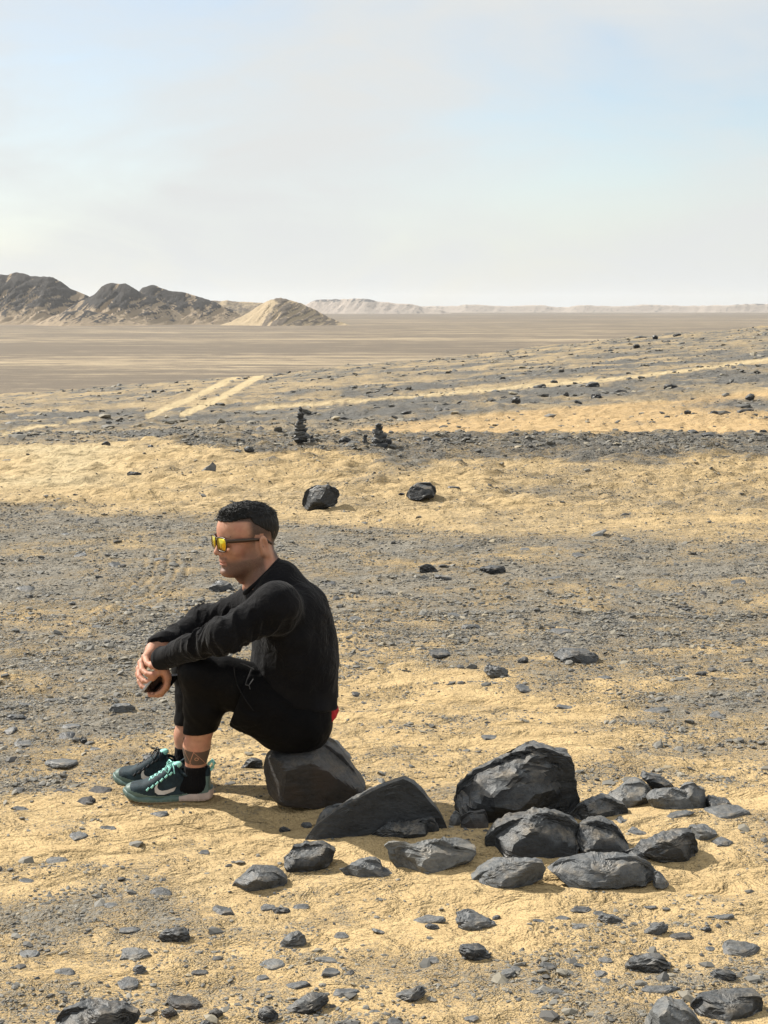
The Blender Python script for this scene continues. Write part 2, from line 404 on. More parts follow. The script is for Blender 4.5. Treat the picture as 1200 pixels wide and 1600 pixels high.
    gc1 = np.array((0.188, 0.176, 0.148)); gc2 = np.array((0.136, 0.113, 0.086)); gc3 = np.array((0.120, 0.119, 0.111))
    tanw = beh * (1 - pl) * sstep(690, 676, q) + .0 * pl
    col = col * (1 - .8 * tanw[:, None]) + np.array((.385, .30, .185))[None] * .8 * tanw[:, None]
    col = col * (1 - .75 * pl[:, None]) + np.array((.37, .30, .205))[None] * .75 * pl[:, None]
    vly = beh * (1 - pl) * sstep(680, 688, q) * sstep(480, 620, px)
    col = col * (1 - .7 * vly[:, None]) + np.array((.52, .355, .175))[None] * .7 * vly[:, None]
    road = bank * (1 - beh) * np.clip(blob(px, py, 40, 700, 160, 9) + blob(px, py, 110, 722, 70, 26) + blob(px, py, 60, 752, 110, 10), 0, 1)
    pk = np.clip(trk * beh * (1 - pl) + 1.0 * road, 0, 1)
    col = col * (1 - pk[:, None]) + np.array((.515, .415, .25))[None] * pk[:, None]
    dark = np.clip(bank * sstep(740, 700, py), 0, 1) * .9
    dark = np.clip(dark * (1 - beh) + beh * (1 - pl) * sstep(.6, .85, gs), 0, 1)
    gcol = gc1[None] * np.ones((len(x), 1))
    gcol = gcol * (1 - dark[:, None]) + gc3[None] * dark[:, None]
    gcol = gcol * (1 - pl[:, None]) + gc2[None] * pl[:, None]
    return g, col, gcol

ys = np.concatenate([[-60, -25, -10, -4, 0, 1.0], np.exp(np.arange(math.log(1.8), math.log(3), .009)), np.exp(np.arange(math.log(3), math.log(11), .0046)), np.exp(np.arange(math.log(11), math.log(19), .0032)), np.exp(np.arange(math.log(19), math.log(120), .008)), np.exp(np.arange(math.log(120), math.log(3000), .010)), np.exp(np.arange(math.log(3000), math.log(9600), .05))])
us = np.linspace(-1, 1, 400)
uo = 1 + (np.exp(np.linspace(0, 1, 34)[1:] * 2.6) - 1) * 0.42
us = np.concatenate([-uo[::-1], us, uo])
Yg, Ug = np.meshgrid(ys, us, indexing='ij')
Xg = Ug * (np.maximum(Yg, 1.8) + 1.0) * 0.27 + np.sign(Ug) * 12 * np.maximum(np.abs(Ug) - 1, 0) ** 2
Xg = np.clip(Xg, -9000 - 60 * np.abs(Ug), 9000 + 60 * np.abs(Ug))
xx, yy = Xg.ravel(), Yg.ravel()
zz = zt(xx, yy)
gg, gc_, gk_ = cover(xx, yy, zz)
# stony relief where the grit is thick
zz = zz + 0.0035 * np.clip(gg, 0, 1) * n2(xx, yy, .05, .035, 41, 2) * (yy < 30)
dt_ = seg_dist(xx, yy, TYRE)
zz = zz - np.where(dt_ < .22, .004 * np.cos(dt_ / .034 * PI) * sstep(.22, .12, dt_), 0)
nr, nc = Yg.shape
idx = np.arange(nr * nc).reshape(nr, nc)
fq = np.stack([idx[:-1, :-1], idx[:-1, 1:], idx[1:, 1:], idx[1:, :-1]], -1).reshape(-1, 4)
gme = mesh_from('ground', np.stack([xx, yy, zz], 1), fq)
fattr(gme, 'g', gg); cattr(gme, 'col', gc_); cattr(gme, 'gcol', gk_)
link('ground', gme, gm, kind='structure')

# ------------------------------------------------------------------ far hills and mesas
def hill_mat(name, sandc, darkc, lo=.40, hi=.62):
    m, t, b = new_mat(name)
    P = N(t, 'ShaderNodeTexCoord').outputs['Object']; k = attr(t, 'k')
    f = noise(t, P, 0.11, 7, 0.7)
    mpp = N(t, 'ShaderNodeMapping'); mpp.inputs['Scale'].default_value = (1, .25, .25); L(t, P, mpp.inputs['Vector'])
    f2 = noise(t, mpp.outputs[0], 0.16, 5, 0.6)
    q = mth(t, 'ADD', k, mth(t, 'MULTIPLY', mth(t, 'SUBTRACT', mth(t, 'ADD', mth(t, 'MULTIPLY', f, .6), mth(t, 'MULTIPLY', f2, .4)), .5), 1.1))
    L(t, mixc(t, mrange(t, q, lo, hi), sandc, mixc(t, f, tuple(x * .75 for x in darkc), tuple(x * 1.3 for x in darkc))), b.inputs['Base Color'])
    b.inputs['Roughness'].default_value = .95; b.inputs['Specular IOR Level'].default_value = .1
    bump(t, b, f, .55, 6.0)
    return m
M_hill = hill_mat('dark_hill', (0.34, 0.265, 0.185), (0.060, 0.056, 0.054))
M_cone = hill_mat('pale_hill', (0.42, 0.33, 0.215), (0.15, 0.125, 0.10), .45, .72)
M_mesa = hill_mat('mesa_rock', (0.40, 0.34, 0.29), (0.12, 0.115, 0.115), .38, .70)
def range_hill(name, D, crest_px, mat, depth, kfun, res=1.9, gul=18., ridge=None, base_py=None, front=None):
    """a heightfield range: its crest follows the measured skyline at distance D, its flanks fall away both ways with gullies"""
    c = np.array(crest_px, float)
    xs_ = (c[:, 0] - 600) / F_PX * D * 1.0
    hs_ = H - D * np.tan(PITCH + np.arctan((c[:, 1] - 800) / F_PX)) - PLAIN
    x = np.arange(xs_.min() - depth, xs_.max() + depth, res); y = np.arange(D - depth, D + depth, res)
    X, Y = np.meshgrid(x, y, indexing='ij'); shp = X.shape
    X = X.ravel(); Y = Y.ravel()
    S_ = D / 2500.0
    wob = gul * S_ * n2(X, Y, 60 * S_, 200 * S_, 51, 3)
    hc = np.interp(X + wob * .35, xs_, hs_, left=0, right=0)
    sp_ = front or 1.75
    d = np.abs(Y - D - 12 * S_ * n2(X, Y, 120 * S_, 500, 52, 2))
    prof = np.clip(1 - d / (np.maximum(hc, 4) * sp_ + 4), 0, 1)
    gl = 1 - np.abs(n2(X + .5 * np.abs(Y - D), Y * .16, 12 * S_, 12 * S_, 53, 4, .65)) * 1.7
    gl2 = n2(X, Y, 20 * S_, 20 * S_, 54, 5, .6)
    prof = prof ** 1.08
    z = hc * prof * (1 + .34 * (gl - .55) * (1 - prof) * 1.3 * sstep(0, .12, 1 - prof)) + .036 * hc * gl2 * prof
    k = kfun(X, Y, z / np.maximum(hs_.max(), 1), prof, gl)
    V = np.stack([X, Y, z + PLAIN - 1.0], 1)
    idx = np.arange(len(X)).reshape(shp)
    fq = np.stack([idx[:-1, :-1], idx[1:, :-1], idx[1:, 1:], idx[:-1, 1:]], -1).reshape(-1, 4)
    keep = (z[fq].max(1) > .4); fq = fq[keep]
    used, inv = np.unique(fq, return_inverse=True)
    me = mesh_from(name, V[used], inv.reshape(-1, 4)); fattr(me, 'k', k[used])
    return link(name, me, mat, kind='structure')
kd = lambda X, Y, h, p, gl: np.clip(.05 + 1.35 * h + .8 * (gl - .62) + .22 * n2(X, Y, 14, 14, 54, 4, .6), 0, 1.0)
range_hill('hill', 1680, [(-260, 500), (-200, 470), (-120, 440), (-60, 431), (-10, 428), (22, 426), (35, 424), (60, 429), (88, 429), (97, 434), (112, 444), (128, 455), (146, 463), (170, 478), (200, 490), (230, 502), (240, 507)], M_hill, 230, kd)
range_hill('hill', 1580, [(60, 507), (100, 488), (146, 460), (160, 446), (176, 441), (200, 442), (212, 446), (224, 455), (245, 462), (265, 475), (300, 498), (330, 507)], M_hill, 200, kd)
range_hill('hill', 1620, [(180, 507), (215, 462), (226, 448), (241, 444), (260, 450), (290, 455), (320, 464), (345, 473), (368, 484), (385, 494), (410, 507)], M_hill, 200, kd)
range_hill('hill', 1500, [(60, 507), (90, 495), (110, 484), (140, 483), (175, 490), (200, 498), (235, 507)], M_hill, 120, lambda X, Y, h, p, gl: np.clip(.22 + .7 * h + .8 * (gl - .7), 0, 1))
range_hill('hill', 2300, [(300, 492), (330, 469), (350, 469), (358, 467), (372, 470), (410, 471), (440, 480), (455, 490)], M_cone, 160, lambda X, Y, h, p, gl: np.clip(.62 + .3 * (gl - .6), 0, 1), res=3.2)
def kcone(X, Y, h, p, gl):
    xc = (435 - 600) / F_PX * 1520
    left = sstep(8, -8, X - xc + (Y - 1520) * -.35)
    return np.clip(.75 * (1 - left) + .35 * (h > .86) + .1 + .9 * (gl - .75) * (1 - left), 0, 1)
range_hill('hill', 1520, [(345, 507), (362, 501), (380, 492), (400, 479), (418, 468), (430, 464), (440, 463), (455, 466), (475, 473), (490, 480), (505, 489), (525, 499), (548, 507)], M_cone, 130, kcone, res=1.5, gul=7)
km = lambda X, Y, h, p, gl: np.clip(.32 + .5 * (h > .8) * 1.0 + .8 * (gl - .7), 0, 1)
range_hill('mesa', 4300, [(455, 489), (470, 480), (486, 471), (500, 467), (540, 466), (568, 466), (590, 470), (615, 473), (645, 474), (665, 479), (690, 482), (700, 489)], M_mesa, 330, km, res=5.5, gul=40, front=1.5)
mes = [(620, 489), (650, 478), (700, 477), (730, 475), (790, 477), (850, 476), (880, 479), (900, 476), (960, 477), (1000, 475), (1070, 477), (1130, 476), (1180, 474), (1230, 473), (1300, 472), (1400, 474), (1500, 477), (1600, 489)]
range_hill('mesa', 5200, mes, M_mesa, 420, km, res=7, gul=60, front=1.4)
range_hill('mesa', 5900, [(-800, 489), (-600, 474), (-300, 470), (0, 474), (200, 473), (330, 476), (480, 474), (620, 477), (760, 478), (800, 489)], M_mesa, 420, km, res=10, gul=60, front=1.4)

hz = bpy.data.materials.new('desert_haze'); hz.use_nodes = True; t = hz.node_tree; t.nodes.clear()
o_ = N(t, 'ShaderNodeOutputMaterial'); v_ = N(t, 'ShaderNodeVolumePrincipled')
v_.inputs['Color'].default_value = (0.90, 0.93, 0.96, 1); v_.inputs['Density'].default_value = 5.4e-5; v_.inputs['Anisotropy'].default_value = 0.2
L(t, v_.outputs[0], o_.inputs['Volume'])
x0, x1, y0, y1, z0, z1 = -9900, 9900, -300, 9900, -26, 82
hb = raw('haze', [(x0, y0, z0), (x1, y0, z0), (x1, y1, z0), (x0, y1, z0), (x0, y0, z1), (x1, y0, z1), (x1, y1, z1), (x0, y1, z1)],
         [(0, 3, 2, 1), (4, 5, 6, 7), (0, 1, 5, 4), (1, 2, 6, 5), (2, 3, 7, 6), (3, 0, 4, 7)])
link('haze', hb, hz, kind='stuff')
# ------------------------------------------------------------------ rocks
_ico = {}
def ico(n):
    if n not in _ico:
        import bmesh
        bm = bmesh.new(); bmesh.ops.create_icosphere(bm, subdivisions=n, radius=1.0)
        bm.verts.ensure_lookup_table()
        _ico[n] = (np.array([v.co[:] for v in bm.verts]), np.array([[v.index for v in f.verts] for f in bm.faces])); bm.free()
    return _ico[n]
def star(poly, th):
    """radius of a star-shaped polygon at angles th"""
    poly = np.asarray(poly, float); a = np.arctan2(poly[:, 1], poly[:, 0])
    o = np.argsort(a); poly = poly[o]
    n = len(poly); r = np.full(th.shape, 0.0); c, s = np.cos(th), np.sin(th)
    for i in range(n):
        p, q = poly[i], poly[(i + 1) % n]; e = q - p
        den = c * e[1] - s * e[0]
        with np.errstate(divide='ignore', invalid='ignore'):
            tt = (p[0] * e[1] - p[1] * e[0]) / den
            uu = np.where(abs(e[0]) > abs(e[1]), (tt * c - p[0]) / (e[0] if e[0] else 1e-9), (tt * s - p[1]) / (e[1] if e[1] else 1e-9))
        ok = (tt > 0) & (uu >= -1e-6) & (uu <= 1 + 1e-6)
        r = np.where(ok & (tt > r), tt, r)
    return np.maximum(r, 1e-3)
def facet(V, r, n, lo=.72, hi=.95, bias=None, spread=1.0, sc=(1, 1, 1)):
    for i in range(n):
        m = r.normal(size=3) * spread
        if bias is not None: m = m + np.array(bias[i % len(bias)]) * 1.6
        m = m * np.array(sc); m /= np.linalg.norm(m)
        d = V @ m; h = d.max() * r.uniform(lo, hi)
        over = np.maximum(d - h, 0); V = V - over[:, None] * m[None] * 0.97
    return V
def facet_y(V, r, n, lo, hi, bias, spread):
    """cut facets into the faces turned to and away from the camera side, leaving the outline as it is"""
    V = V.copy(); D = np.abs(V[:, 1]).max()
    for i in range(n):
        m = r.normal(size=3) * spread * .55 + np.array(bias[i % len(bias)]) * 1.3
        sgn = -1 if i % 4 else 1
        m[1] = sgn * max(abs(m[1]), .35); m /= np.linalg.norm(m)
        d = V @ m; h = d.max() * r.uniform(lo, hi)
        over = np.maximum(d - h, 0); ny = V[:, 1] - over / m[1]
        ok = np.sign(V[:, 1]) == np.sign(m[1])
        V[:, 1] = np.where(ok, np.where(m[1] < 0, np.minimum(ny, -.04 * D), np.maximum(ny, .04 * D)), V[:, 1])
    return V
def roughen(V, Nn, amp, size, seed, bed=(0.2, 0.1, 1.0), strata=1.0):
    bed = np.array(bed, float); bed /= np.linalg.norm(bed)
    P = V / size + seed * 5.1
    big = fbm3(P * 1.6, seed, 3)
    Q = P + bed[None] * (P @ bed)[:, None] * 3.0
    st = fbm3(Q * 2.2, seed + 3, 4, .6)
    qs = st * 2.6; fl = np.floor(qs); st = .45 * st + .55 * (fl + sstep(.25, .75, qs - fl)) / 2.6
    rid = 1 - np.abs(fbm3(P * 3.5, seed + 5, 3, .55)) * 2
    fin = fbm3(P * 11, seed + 9, 3, .6)
    k = amp * (0.9 * big + 0.55 * strata * st + .28 * rid + 0.22 * fin)
    return V + Nn * k[:, None]
def normals(V, Fq):
    a = V[Fq[:, 0]]; nn = np.cross(V[Fq[:, 1]] - a, V[Fq[:, 2]] - a)
    o = np.zeros_like(V)
    for k in range(Fq.shape[1]): np.add.at(o, Fq[:, k], nn)
    return o / np.maximum(np.linalg.norm(o, axis=1), 1e-12)[:, None]
USED_GROUND = []
def put_rock(name, V, Fq, loc, mat, label, cat='rock', group=None, smooth=True, sharp=None):
    me = mesh_from(name, V, Fq, smooth)
    if sharp is not None:
        me.set_sharp_from_angle(angle=R(sharp)) if hasattr(me, 'set_sharp_from_angle') else None
    o = link(name, me, mat); o.location = loc; o['label'] = label; o['category'] = cat
    if group: o['group'] = group
    return o
def jag(pp, r, k):
    o = []
    n = len(pp)
    for i in range(n):
        a, b_ = pp[i], pp[(i + 1) % n]; o.append(a); e = b_ - a; ln = np.hypot(*e)
        if ln > 10: 
            t_ = r.uniform(.3, .7); o.append(a + e * t_ + np.array((-e[1], e[0])) / ln * r.normal() * k)
    return np.array(o)
def outline_rock(px_poly, depth, label, mat=None, seed=1, n=10, sub=5, amp=.05, bias=None, base_py=None, cexp=.55, lift=0.0, yoff=.22, bed=(.2, .1, 1), shear=0.0, lo=.74, hi=.95, strata=1.0, spread=.8, calm=False):
    """a boulder whose outline (in photograph pixels) is given its own distance, size and thickness"""
    px_poly = np.array(px_poly, float); px_poly = px_poly.mean(0) + (px_poly - px_poly.mean(0)) * .985
    pp = jag(np.array(px_poly, float), np.random.default_rng(seed + 500), .6 if calm else 1.7)
    bpy_ = base_py or pp[:, 1].max(); bx = pp[:, 0].mean()
    g0 = G(bx, bpy_); Yc = g0[1] + depth * yoff
    w = np.array([W(a, b, Yc) for a, b in pp])
    gz = g0[2]
    cen = np.array((w[:, 0].min() * .5 + w[:, 0].max() * .5, Yc, w[:, 2].min() * .5 + w[:, 2].max() * .5))
    poly = np.stack([w[:, 0] - cen[0], w[:, 2] - cen[2]], 1)
    V, Fq = ico(sub)
    th = np.arctan2(V[:, 2], V[:, 0]); rr = star(poly, th)
    rxz = np.sqrt(V[:, 0] ** 2 + V[:, 2] ** 2) ** cexp
    v = np.stack([np.cos(th) * rr * rxz, np.sign(V[:, 1]) * np.abs(V[:, 1]) ** .85 * depth, np.sin(th) * rr * rxz], 1)
    v[:, 1] += shear * v[:, 2]
    r = np.random.default_rng(seed)
    if bias is None: bias = [(-.3, -1, .3), (.5, -1, .2), (-.8, -.5, .6), (.2, -.6, 1), (0, -1, -.2), (.8, -.4, .6)]
    v = facet_y(v, r, n if calm else n + 3, lo - .12, hi - .04, bias, spread + (.0 if calm else .25))
    size = float(np.mean(np.abs(poly).max(0)))
    v = roughen(v, normals(v, Fq), amp * size * 1.15, size, seed, bed, strata)
    if not calm: v = facet_y(v, r, 6, .70, .93, bias, 1.1)
    v = roughen(v, normals(v, Fq), (.008 if calm else .022) * size, size * .40, seed + 1, bed, 1.2)
    low = min(v[:, 2].min() + cen[2], gz)
    return put_rock('rock', v, Fq, tuple(cen + np.array((0, 0, lift))), mat or M_slate, label, sharp=24)
def slab(px, py, w, h, label, kind='f', seed=None, mat=None, sub=None, tilt=None, name=None, cat=None, yaw=None, parent=None, at=None):
    """a flat slate (kind f), a thicker block (b) or a rounded boulder (r) whose visible face is w x h photograph pixels centred on (px, py)"""
    seed = seed if seed is not None else int(px * 7 + py * 13) % 9973
    r = np.random.default_rng(seed)
    g0 = G(px, py + h * .5) if at is None else at
    Y = g0[1]; s = scale_at(Y)
    W_ = w / s * .5
    ang = math.atan2(H - g0[2], Y)
    hh = h / s
    if kind == 'f': D_ = max(hh / math.sin(ang) * .36, W_ * .30); D_ = min(D_, W_ * 1.15); T = max(min(hh * .19, W_ * .26), W_ * .075)
    elif kind == 'b': D_ = W_ * .62; T = hh * .44
    else: D_ = W_ * .8; T = hh * .52
    sub = sub or (4 if w > 22 else 3 if w > 9 else 2)
    V, Fq = ico(sub)
    k = r.integers(5, 9); th0 = r.uniform(0, 2 * PI); angs = np.sort(th0 + (np.arange(k) + r.uniform(-.33, .33, k)) * 2 * PI / k)
    rad = r.uniform(.78, 1.12, k); poly = np.stack([np.cos(angs) * rad, np.sin(angs) * rad], 1)
    poly[:, 0] /= np.abs(poly[:, 0]).max(); poly[:, 1] /= np.abs(poly[:, 1]).max()
    th = np.arctan2(V[:, 1], V[:, 0]); rr = star(poly, th)
    cx = np.sqrt(V[:, 0] ** 2 + V[:, 1] ** 2) ** (.30 if kind == 'f' else .5)
    v = np.stack([np.cos(th) * rr * cx * W_, np.sin(th) * rr * cx * D_, np.sign(V[:, 2]) * np.abs(V[:, 2]) ** .8 * T], 1)
    up = [(0, 0, 1), (-.4, -.3, 1), (.4, -.2, 1), (0, -1, .6), (-.9, -.3, .7), (.9, .2, .8)] if kind == 'f' else [(-.3, -1, .3), (.4, -.3, 1), (-.5, 0, 1), (.6, -1, .4), (0, .1, 1)]
    v = facet(v, r, 7 if kind == 'f' else 9, .70, .95, up, .6)
    sz = math.sqrt(W_ * T)
    v = roughen(v, normals(v, Fq), .20 * T + .014 * W_, sz * 1.5, seed, (r.normal() * .25, r.normal() * .25, 1), 1.2)
    v = facet(v, r, 4, .82, .97, up, .8)
    tx, ty = (r.normal() * .13 + (.08 if kind == 'f' else 0), r.normal() * .14) if tilt is None else tilt
    M = np.array((Matrix.Rotation(ty, 3, 'Y') @ Matrix.Rotation(tx, 3, 'X') @ Matrix.Rotation(r.uniform(-.15, .15) if yaw is None else yaw, 3, 'Z')))
    v = v @ M.T
    sink = {'f': .05, 'b': .55, 'r': .62}[kind]
    zc = g0[2] + T * sink
    nm = name or ('flat_stone' if kind == 'f' else 'rock')
    cy = Y + D_ * (.5 if kind != 'f' else .8)
    if at is None: zc = float(zt(np.array([g0[0]]), np.array([cy]))[0]) + T * sink
    return put_rock(nm, v, Fq, (g0[0], cy, zc), mat or (M_flake if kind == 'f' else M_slate), label, cat or ('flat stone' if kind == 'f' else 'rock'), sharp=22)

# the seat and the pile
outline_rock([(412, 1200), (414, 1182), (428, 1170), (470, 1163), (512, 1163), (534, 1178), (552, 1200), (570, 1222), (573, 1234), (556, 1249), (520, 1256), (470, 1252), (434, 1247), (418, 1234)],
             .15, 'smooth brownish boulder that the man in black sits on', M_slate_brown, 3, 5, amp=.022, bias=[(-.1, -1, .15), (.3, -1, .1), (.7, -.5, .6), (-.8, -.4, .2)], cexp=.5, hi=.9, spread=.35, strata=.3, calm=True)
outline_rock([(497, 1195), (505, 1160), (514, 1150), (527, 1160), (545, 1180), (556, 1190), (545, 1205)], .06, 'grey pointed slab showing just behind the right end of the boulder under the man', M_slate_pale, 4, 8, 4, base_py=1188, yoff=1.2)
outline_rock([(468, 1322), (484, 1298), (520, 1268), (560, 1244), (600, 1224), (632, 1213), (648, 1220), (672, 1248), (697, 1282), (704, 1302), (690, 1325), (600, 1330), (530, 1326)],
             .075, 'big triangular slab standing on edge with a smooth dark face', M_slate, 5, 6, amp=.016, bias=[(.05, -1, .12), (.02, -1, .1), (-.3, -1, .3), (.2, -1, .0)], base_py=1316, cexp=.42, spread=.10, lo=.55, hi=.75, strata=.3, shear=.22, calm=True)
outline_rock([(488, 1300), (500, 1272), (512, 1259), (536, 1257), (545, 1262), (530, 1285), (515, 1302), (500, 1306)], .05, 'rough sunlit slab leaning against the left edge of the big triangular slab', M_slate_pale, 6, 9, 4, base_py=1304)
outline_rock([(444, 1338), (458, 1321), (478, 1317), (500, 1318), (525, 1330), (520, 1346), (496, 1357), (462, 1361), (446, 1354)], .07, 'small boxy dark rock left of the pile in front of the triangular slab', M_slate, 7, 9, amp=.035, cexp=.5)
outline_rock([(360, 1387), (374, 1370), (392, 1358), (430, 1362), (450, 1376), (444, 1384), (400, 1388)], .075, 'flat dark wedge alone on the sand left of the pile', M_flake, 8, 8, base_py=1386, amp=.03)
outline_rock([(528, 1356), (548, 1350), (576, 1342), (592, 1346), (598, 1360), (640, 1377), (622, 1381), (580, 1374), (545, 1370)], .05, 'thin pointed wedge of slate at the front left of the pile', M_slate_pale, 9, 8, base_py=1374, amp=.02)
outline_rock([(576, 1312), (584, 1300), (604, 1288), (628, 1286), (650, 1283), (676, 1279), (686, 1298), (680, 1312), (640, 1322), (600, 1326), (580, 1322)], .07, 'knobbly grey rock lying at the foot of the big triangular slab', M_slate, 10, 10, amp=.06, base_py=1322)
outline_rock([(601, 1320), (618, 1315), (650, 1320), (690, 1312), (720, 1322), (748, 1329), (738, 1345), (708, 1356), (690, 1366), (656, 1371), (630, 1368), (612, 1350)], .12, 'jagged pale grey slab with sunlit ridges, front middle of the pile', M_slate_pale, 11, 12, amp=.06, base_py=1366, bias=[(-.4, -.7, .9), (0, -.4, 1), (.3, -1, -.1), (-.6, -.6, .6)], lo=.68)
outline_rock([(709, 1246), (713, 1228), (728, 1212), (752, 1198), (776, 1188), (800, 1174), (830, 1168), (862, 1172), (892, 1181), (898, 1196), (898, 1216), (904, 1238), (908, 1254), (898, 1268), (866, 1280), (830, 1286), (780, 1282), (730, 1274), (712, 1262)],
             .17, 'largest boulder of the pile, black and angular with a sunlit crest', M_slate, 14, 14, amp=.05, bias=[(-.5, -.7, .7), (.05, -1, .05), (.7, -.6, .0), (-.2, -.2, 1), (-.9, -.3, .5), (.3, -.9, .5)], base_py=1280, lo=.66, hi=.9, spread=.5)
outline_rock([(720, 1302), (719, 1276), (734, 1268), (758, 1266), (764, 1284), (763, 1300), (744, 1310), (726, 1308)], .045, 'small cube of brown stone wedged in front of the largest boulder', M_slate_brown, 13, 6, 4, amp=.02, cexp=.4, base_py=1306, spread=.2)
outline_rock([(700, 1300), (704, 1276), (712, 1266), (720, 1282), (716, 1296)], .025, 'pale upright shard between the triangular slab and the brown cube', M_slate_pale, 14, 6, 4, base_py=1298)
outline_rock([(757, 1320), (764, 1302), (780, 1288), (806, 1279), (836, 1271), (870, 1272), (898, 1282), (908, 1300), (904, 1326), (896, 1342), (860, 1349), (800, 1342), (766, 1330)],
             .12, 'long dark boulder in front of the largest one, sand sprinkled on top', M_slate, 15, 12, amp=.05, bias=[(0, -1, .1), (-.4, -.8, .5), (.1, -.3, 1), (.3, -1, 0)], base_py=1344, spread=.5)
outline_rock([(898, 1300), (906, 1287), (930, 1280), (956, 1288), (972, 1304), (981, 1322), (972, 1336), (940, 1346), (908, 1342)], .11, 'rounded dark boulder touching the right end of the long dark one', M_slate, 16, 10, amp=.05, base_py=1342)
outline_rock([(735, 1374), (752, 1362), (782, 1348), (812, 1342), (846, 1343), (853, 1354), (848, 1374), (820, 1386), (790, 1392), (756, 1388)], .10, 'pale scored slab at the very front of the pile, left of its twin', M_slate_pale, 17, 9, amp=.05, base_py=1388, bias=[(-.3, -.8, .8), (0, -.5, 1), (.4, -1, .2)])
outline_rock([(854, 1354), (872, 1344), (900, 1343), (940, 1341), (976, 1337), (1004, 1342), (1020, 1354), (1027, 1370), (1006, 1382), (960, 1387), (910, 1382), (880, 1374)], .11, 'long flat-topped slab at the front right of the pile', M_slate_pale, 18, 10, amp=.055, base_py=1383, bias=[(-.1, -.8, .8), (.1, -.3, 1), (.4, -1, .2)])
outline_rock([(1020, 1384), (1022, 1362), (1028, 1360), (1046, 1382), (1036, 1388)], .03, 'small pale shard at the right tip of the long flat-topped slab', M_slate_pale, 19, 6, 3, base_py=1385)
outline_rock([(888, 1274), (904, 1258), (930, 1249), (956, 1248), (976, 1258), (981, 1272), (970, 1282), (930, 1290), (896, 1288)], .09, 'dark low rock behind the rounded boulder, right of the largest boulder', M_slate, 20, 9, amp=.05, base_py=1284)
outline_rock([(952, 1290), (965, 1277), (986, 1280), (1001, 1292), (996, 1300), (966, 1298)], .05, 'thin dark slate half buried in sand right of the rounded boulder', M_flake, 21, 6, 4, base_py=1296)
outline_rock([(976, 1302), (990, 1295), (1012, 1300), (1022, 1308), (1004, 1312), (984, 1310)], .04, 'small sand-dusted stone between the pile and the jagged rock to its right', M_slate_pale, 22, 6, 3, base_py=1310)
outline_rock([(975, 1336), (985, 1326), (1012, 1334), (1024, 1346), (1010, 1354), (985, 1350)], .05, 'dark slab tucked behind the long flat-topped slab', M_slate, 23, 6, 4, base_py=1350)
outline_rock([(945, 1248), (955, 1236), (976, 1224), (1000, 1221), (1018, 1232), (1014, 1250), (1000, 1260), (966, 1262)], .10, 'broad pale slab at the back left of the right-hand stone cluster', M_slate_pale, 24, 8, amp=.03, base_py=1258)
outline_rock([(1000, 1212), (1003, 1204), (1024, 1210), (1046, 1222), (1057, 1233), (1050, 1242), (1020, 1238)], .045, 'dark slab tipped up on top of the right-hand stone cluster', M_slate, 25, 7, 4, base_py=1248, amp=.03)
outline_rock([(1010, 1246), (1022, 1234), (1050, 1231), (1078, 1240), (1096, 1256), (1100, 1272), (1080, 1274), (1050, 1266), (1020, 1262)], .08, 'rugged grey slab in the middle of the right-hand stone cluster', M_slate_pale, 26, 10, amp=.06, base_py=1272, bias=[(-.3, -.8, .8), (0, -1, .1)])
outline_rock([(1060, 1236), (1070, 1225), (1084, 1223), (1100, 1233), (1106, 1250), (1104, 1266), (1090, 1272), (1072, 1262)], .07, 'pale squarish stone standing behind the rugged slab of the right cluster', M_slate_pale, 27, 8, 4, base_py=1268)
outline_rock([(1100, 1256), (1106, 1242), (1124, 1248), (1146, 1260), (1142, 1270), (1112, 1270)], .06, 'low dark stone at the right end of the right-hand stone cluster', M_slate, 28, 7, 4, base_py=1268)
slab(1140, 1280, 92, 26, 'wide tapering flat slab lying right of the stone cluster', 'f', 31)
slab(1060, 1287, 62, 12, 'thin flat slate between the right-hand cluster and the jagged rock', 'f', 32)
outline_rock([(990, 1327), (1000, 1314), (1020, 1307), (1056, 1303), (1084, 1300), (1091, 1316), (1086, 1336), (1076, 1348), (1050, 1342), (1016, 1336)], .08, 'jagged dark rock alone on the sand right of the pile', M_slate, 33, 10, amp=.06, base_py=1346)
outline_rock([(1072, 1300), (1082, 1288), (1098, 1290), (1120, 1302), (1124, 1314), (1104, 1320), (1082, 1314)], .06, 'crumbling pale stone just behind the jagged dark rock', M_slate_pale, 34, 8, 4, base_py=1318, amp=.07)
slab(1130, 1316, 40, 30, 'grey stone in the shade right of the crumbling pale stone', 'f', 35)
outline_rock([(1078, 1572), (1086, 1560), (1104, 1557), (1140, 1558), (1186, 1555), (1193, 1568), (1190, 1580), (1150, 1586), (1112, 1589), (1092, 1584)], .07, 'long black rock at the bottom right corner of the photo', M_slate, 36, 10, amp=.05, base_py=1586)
outline_rock([(1006, 1612), (1020, 1580), (1046, 1568), (1074, 1578), (1096, 1600), (1090, 1625), (1040, 1630)], .09, 'grey domed stone cut by the bottom edge left of the long black rock', M_slate_pale, 37, 8, amp=.03, base_py=1622)
outline_rock([(80, 1610), (88, 1588), (100, 1576), (150, 1574), (196, 1574), (216, 1582), (214, 1596), (190, 1612), (120, 1625)], .08, 'big black stone cut by the bottom edge near the left corner', M_slate, 38, 10, amp=.05, base_py=1618)
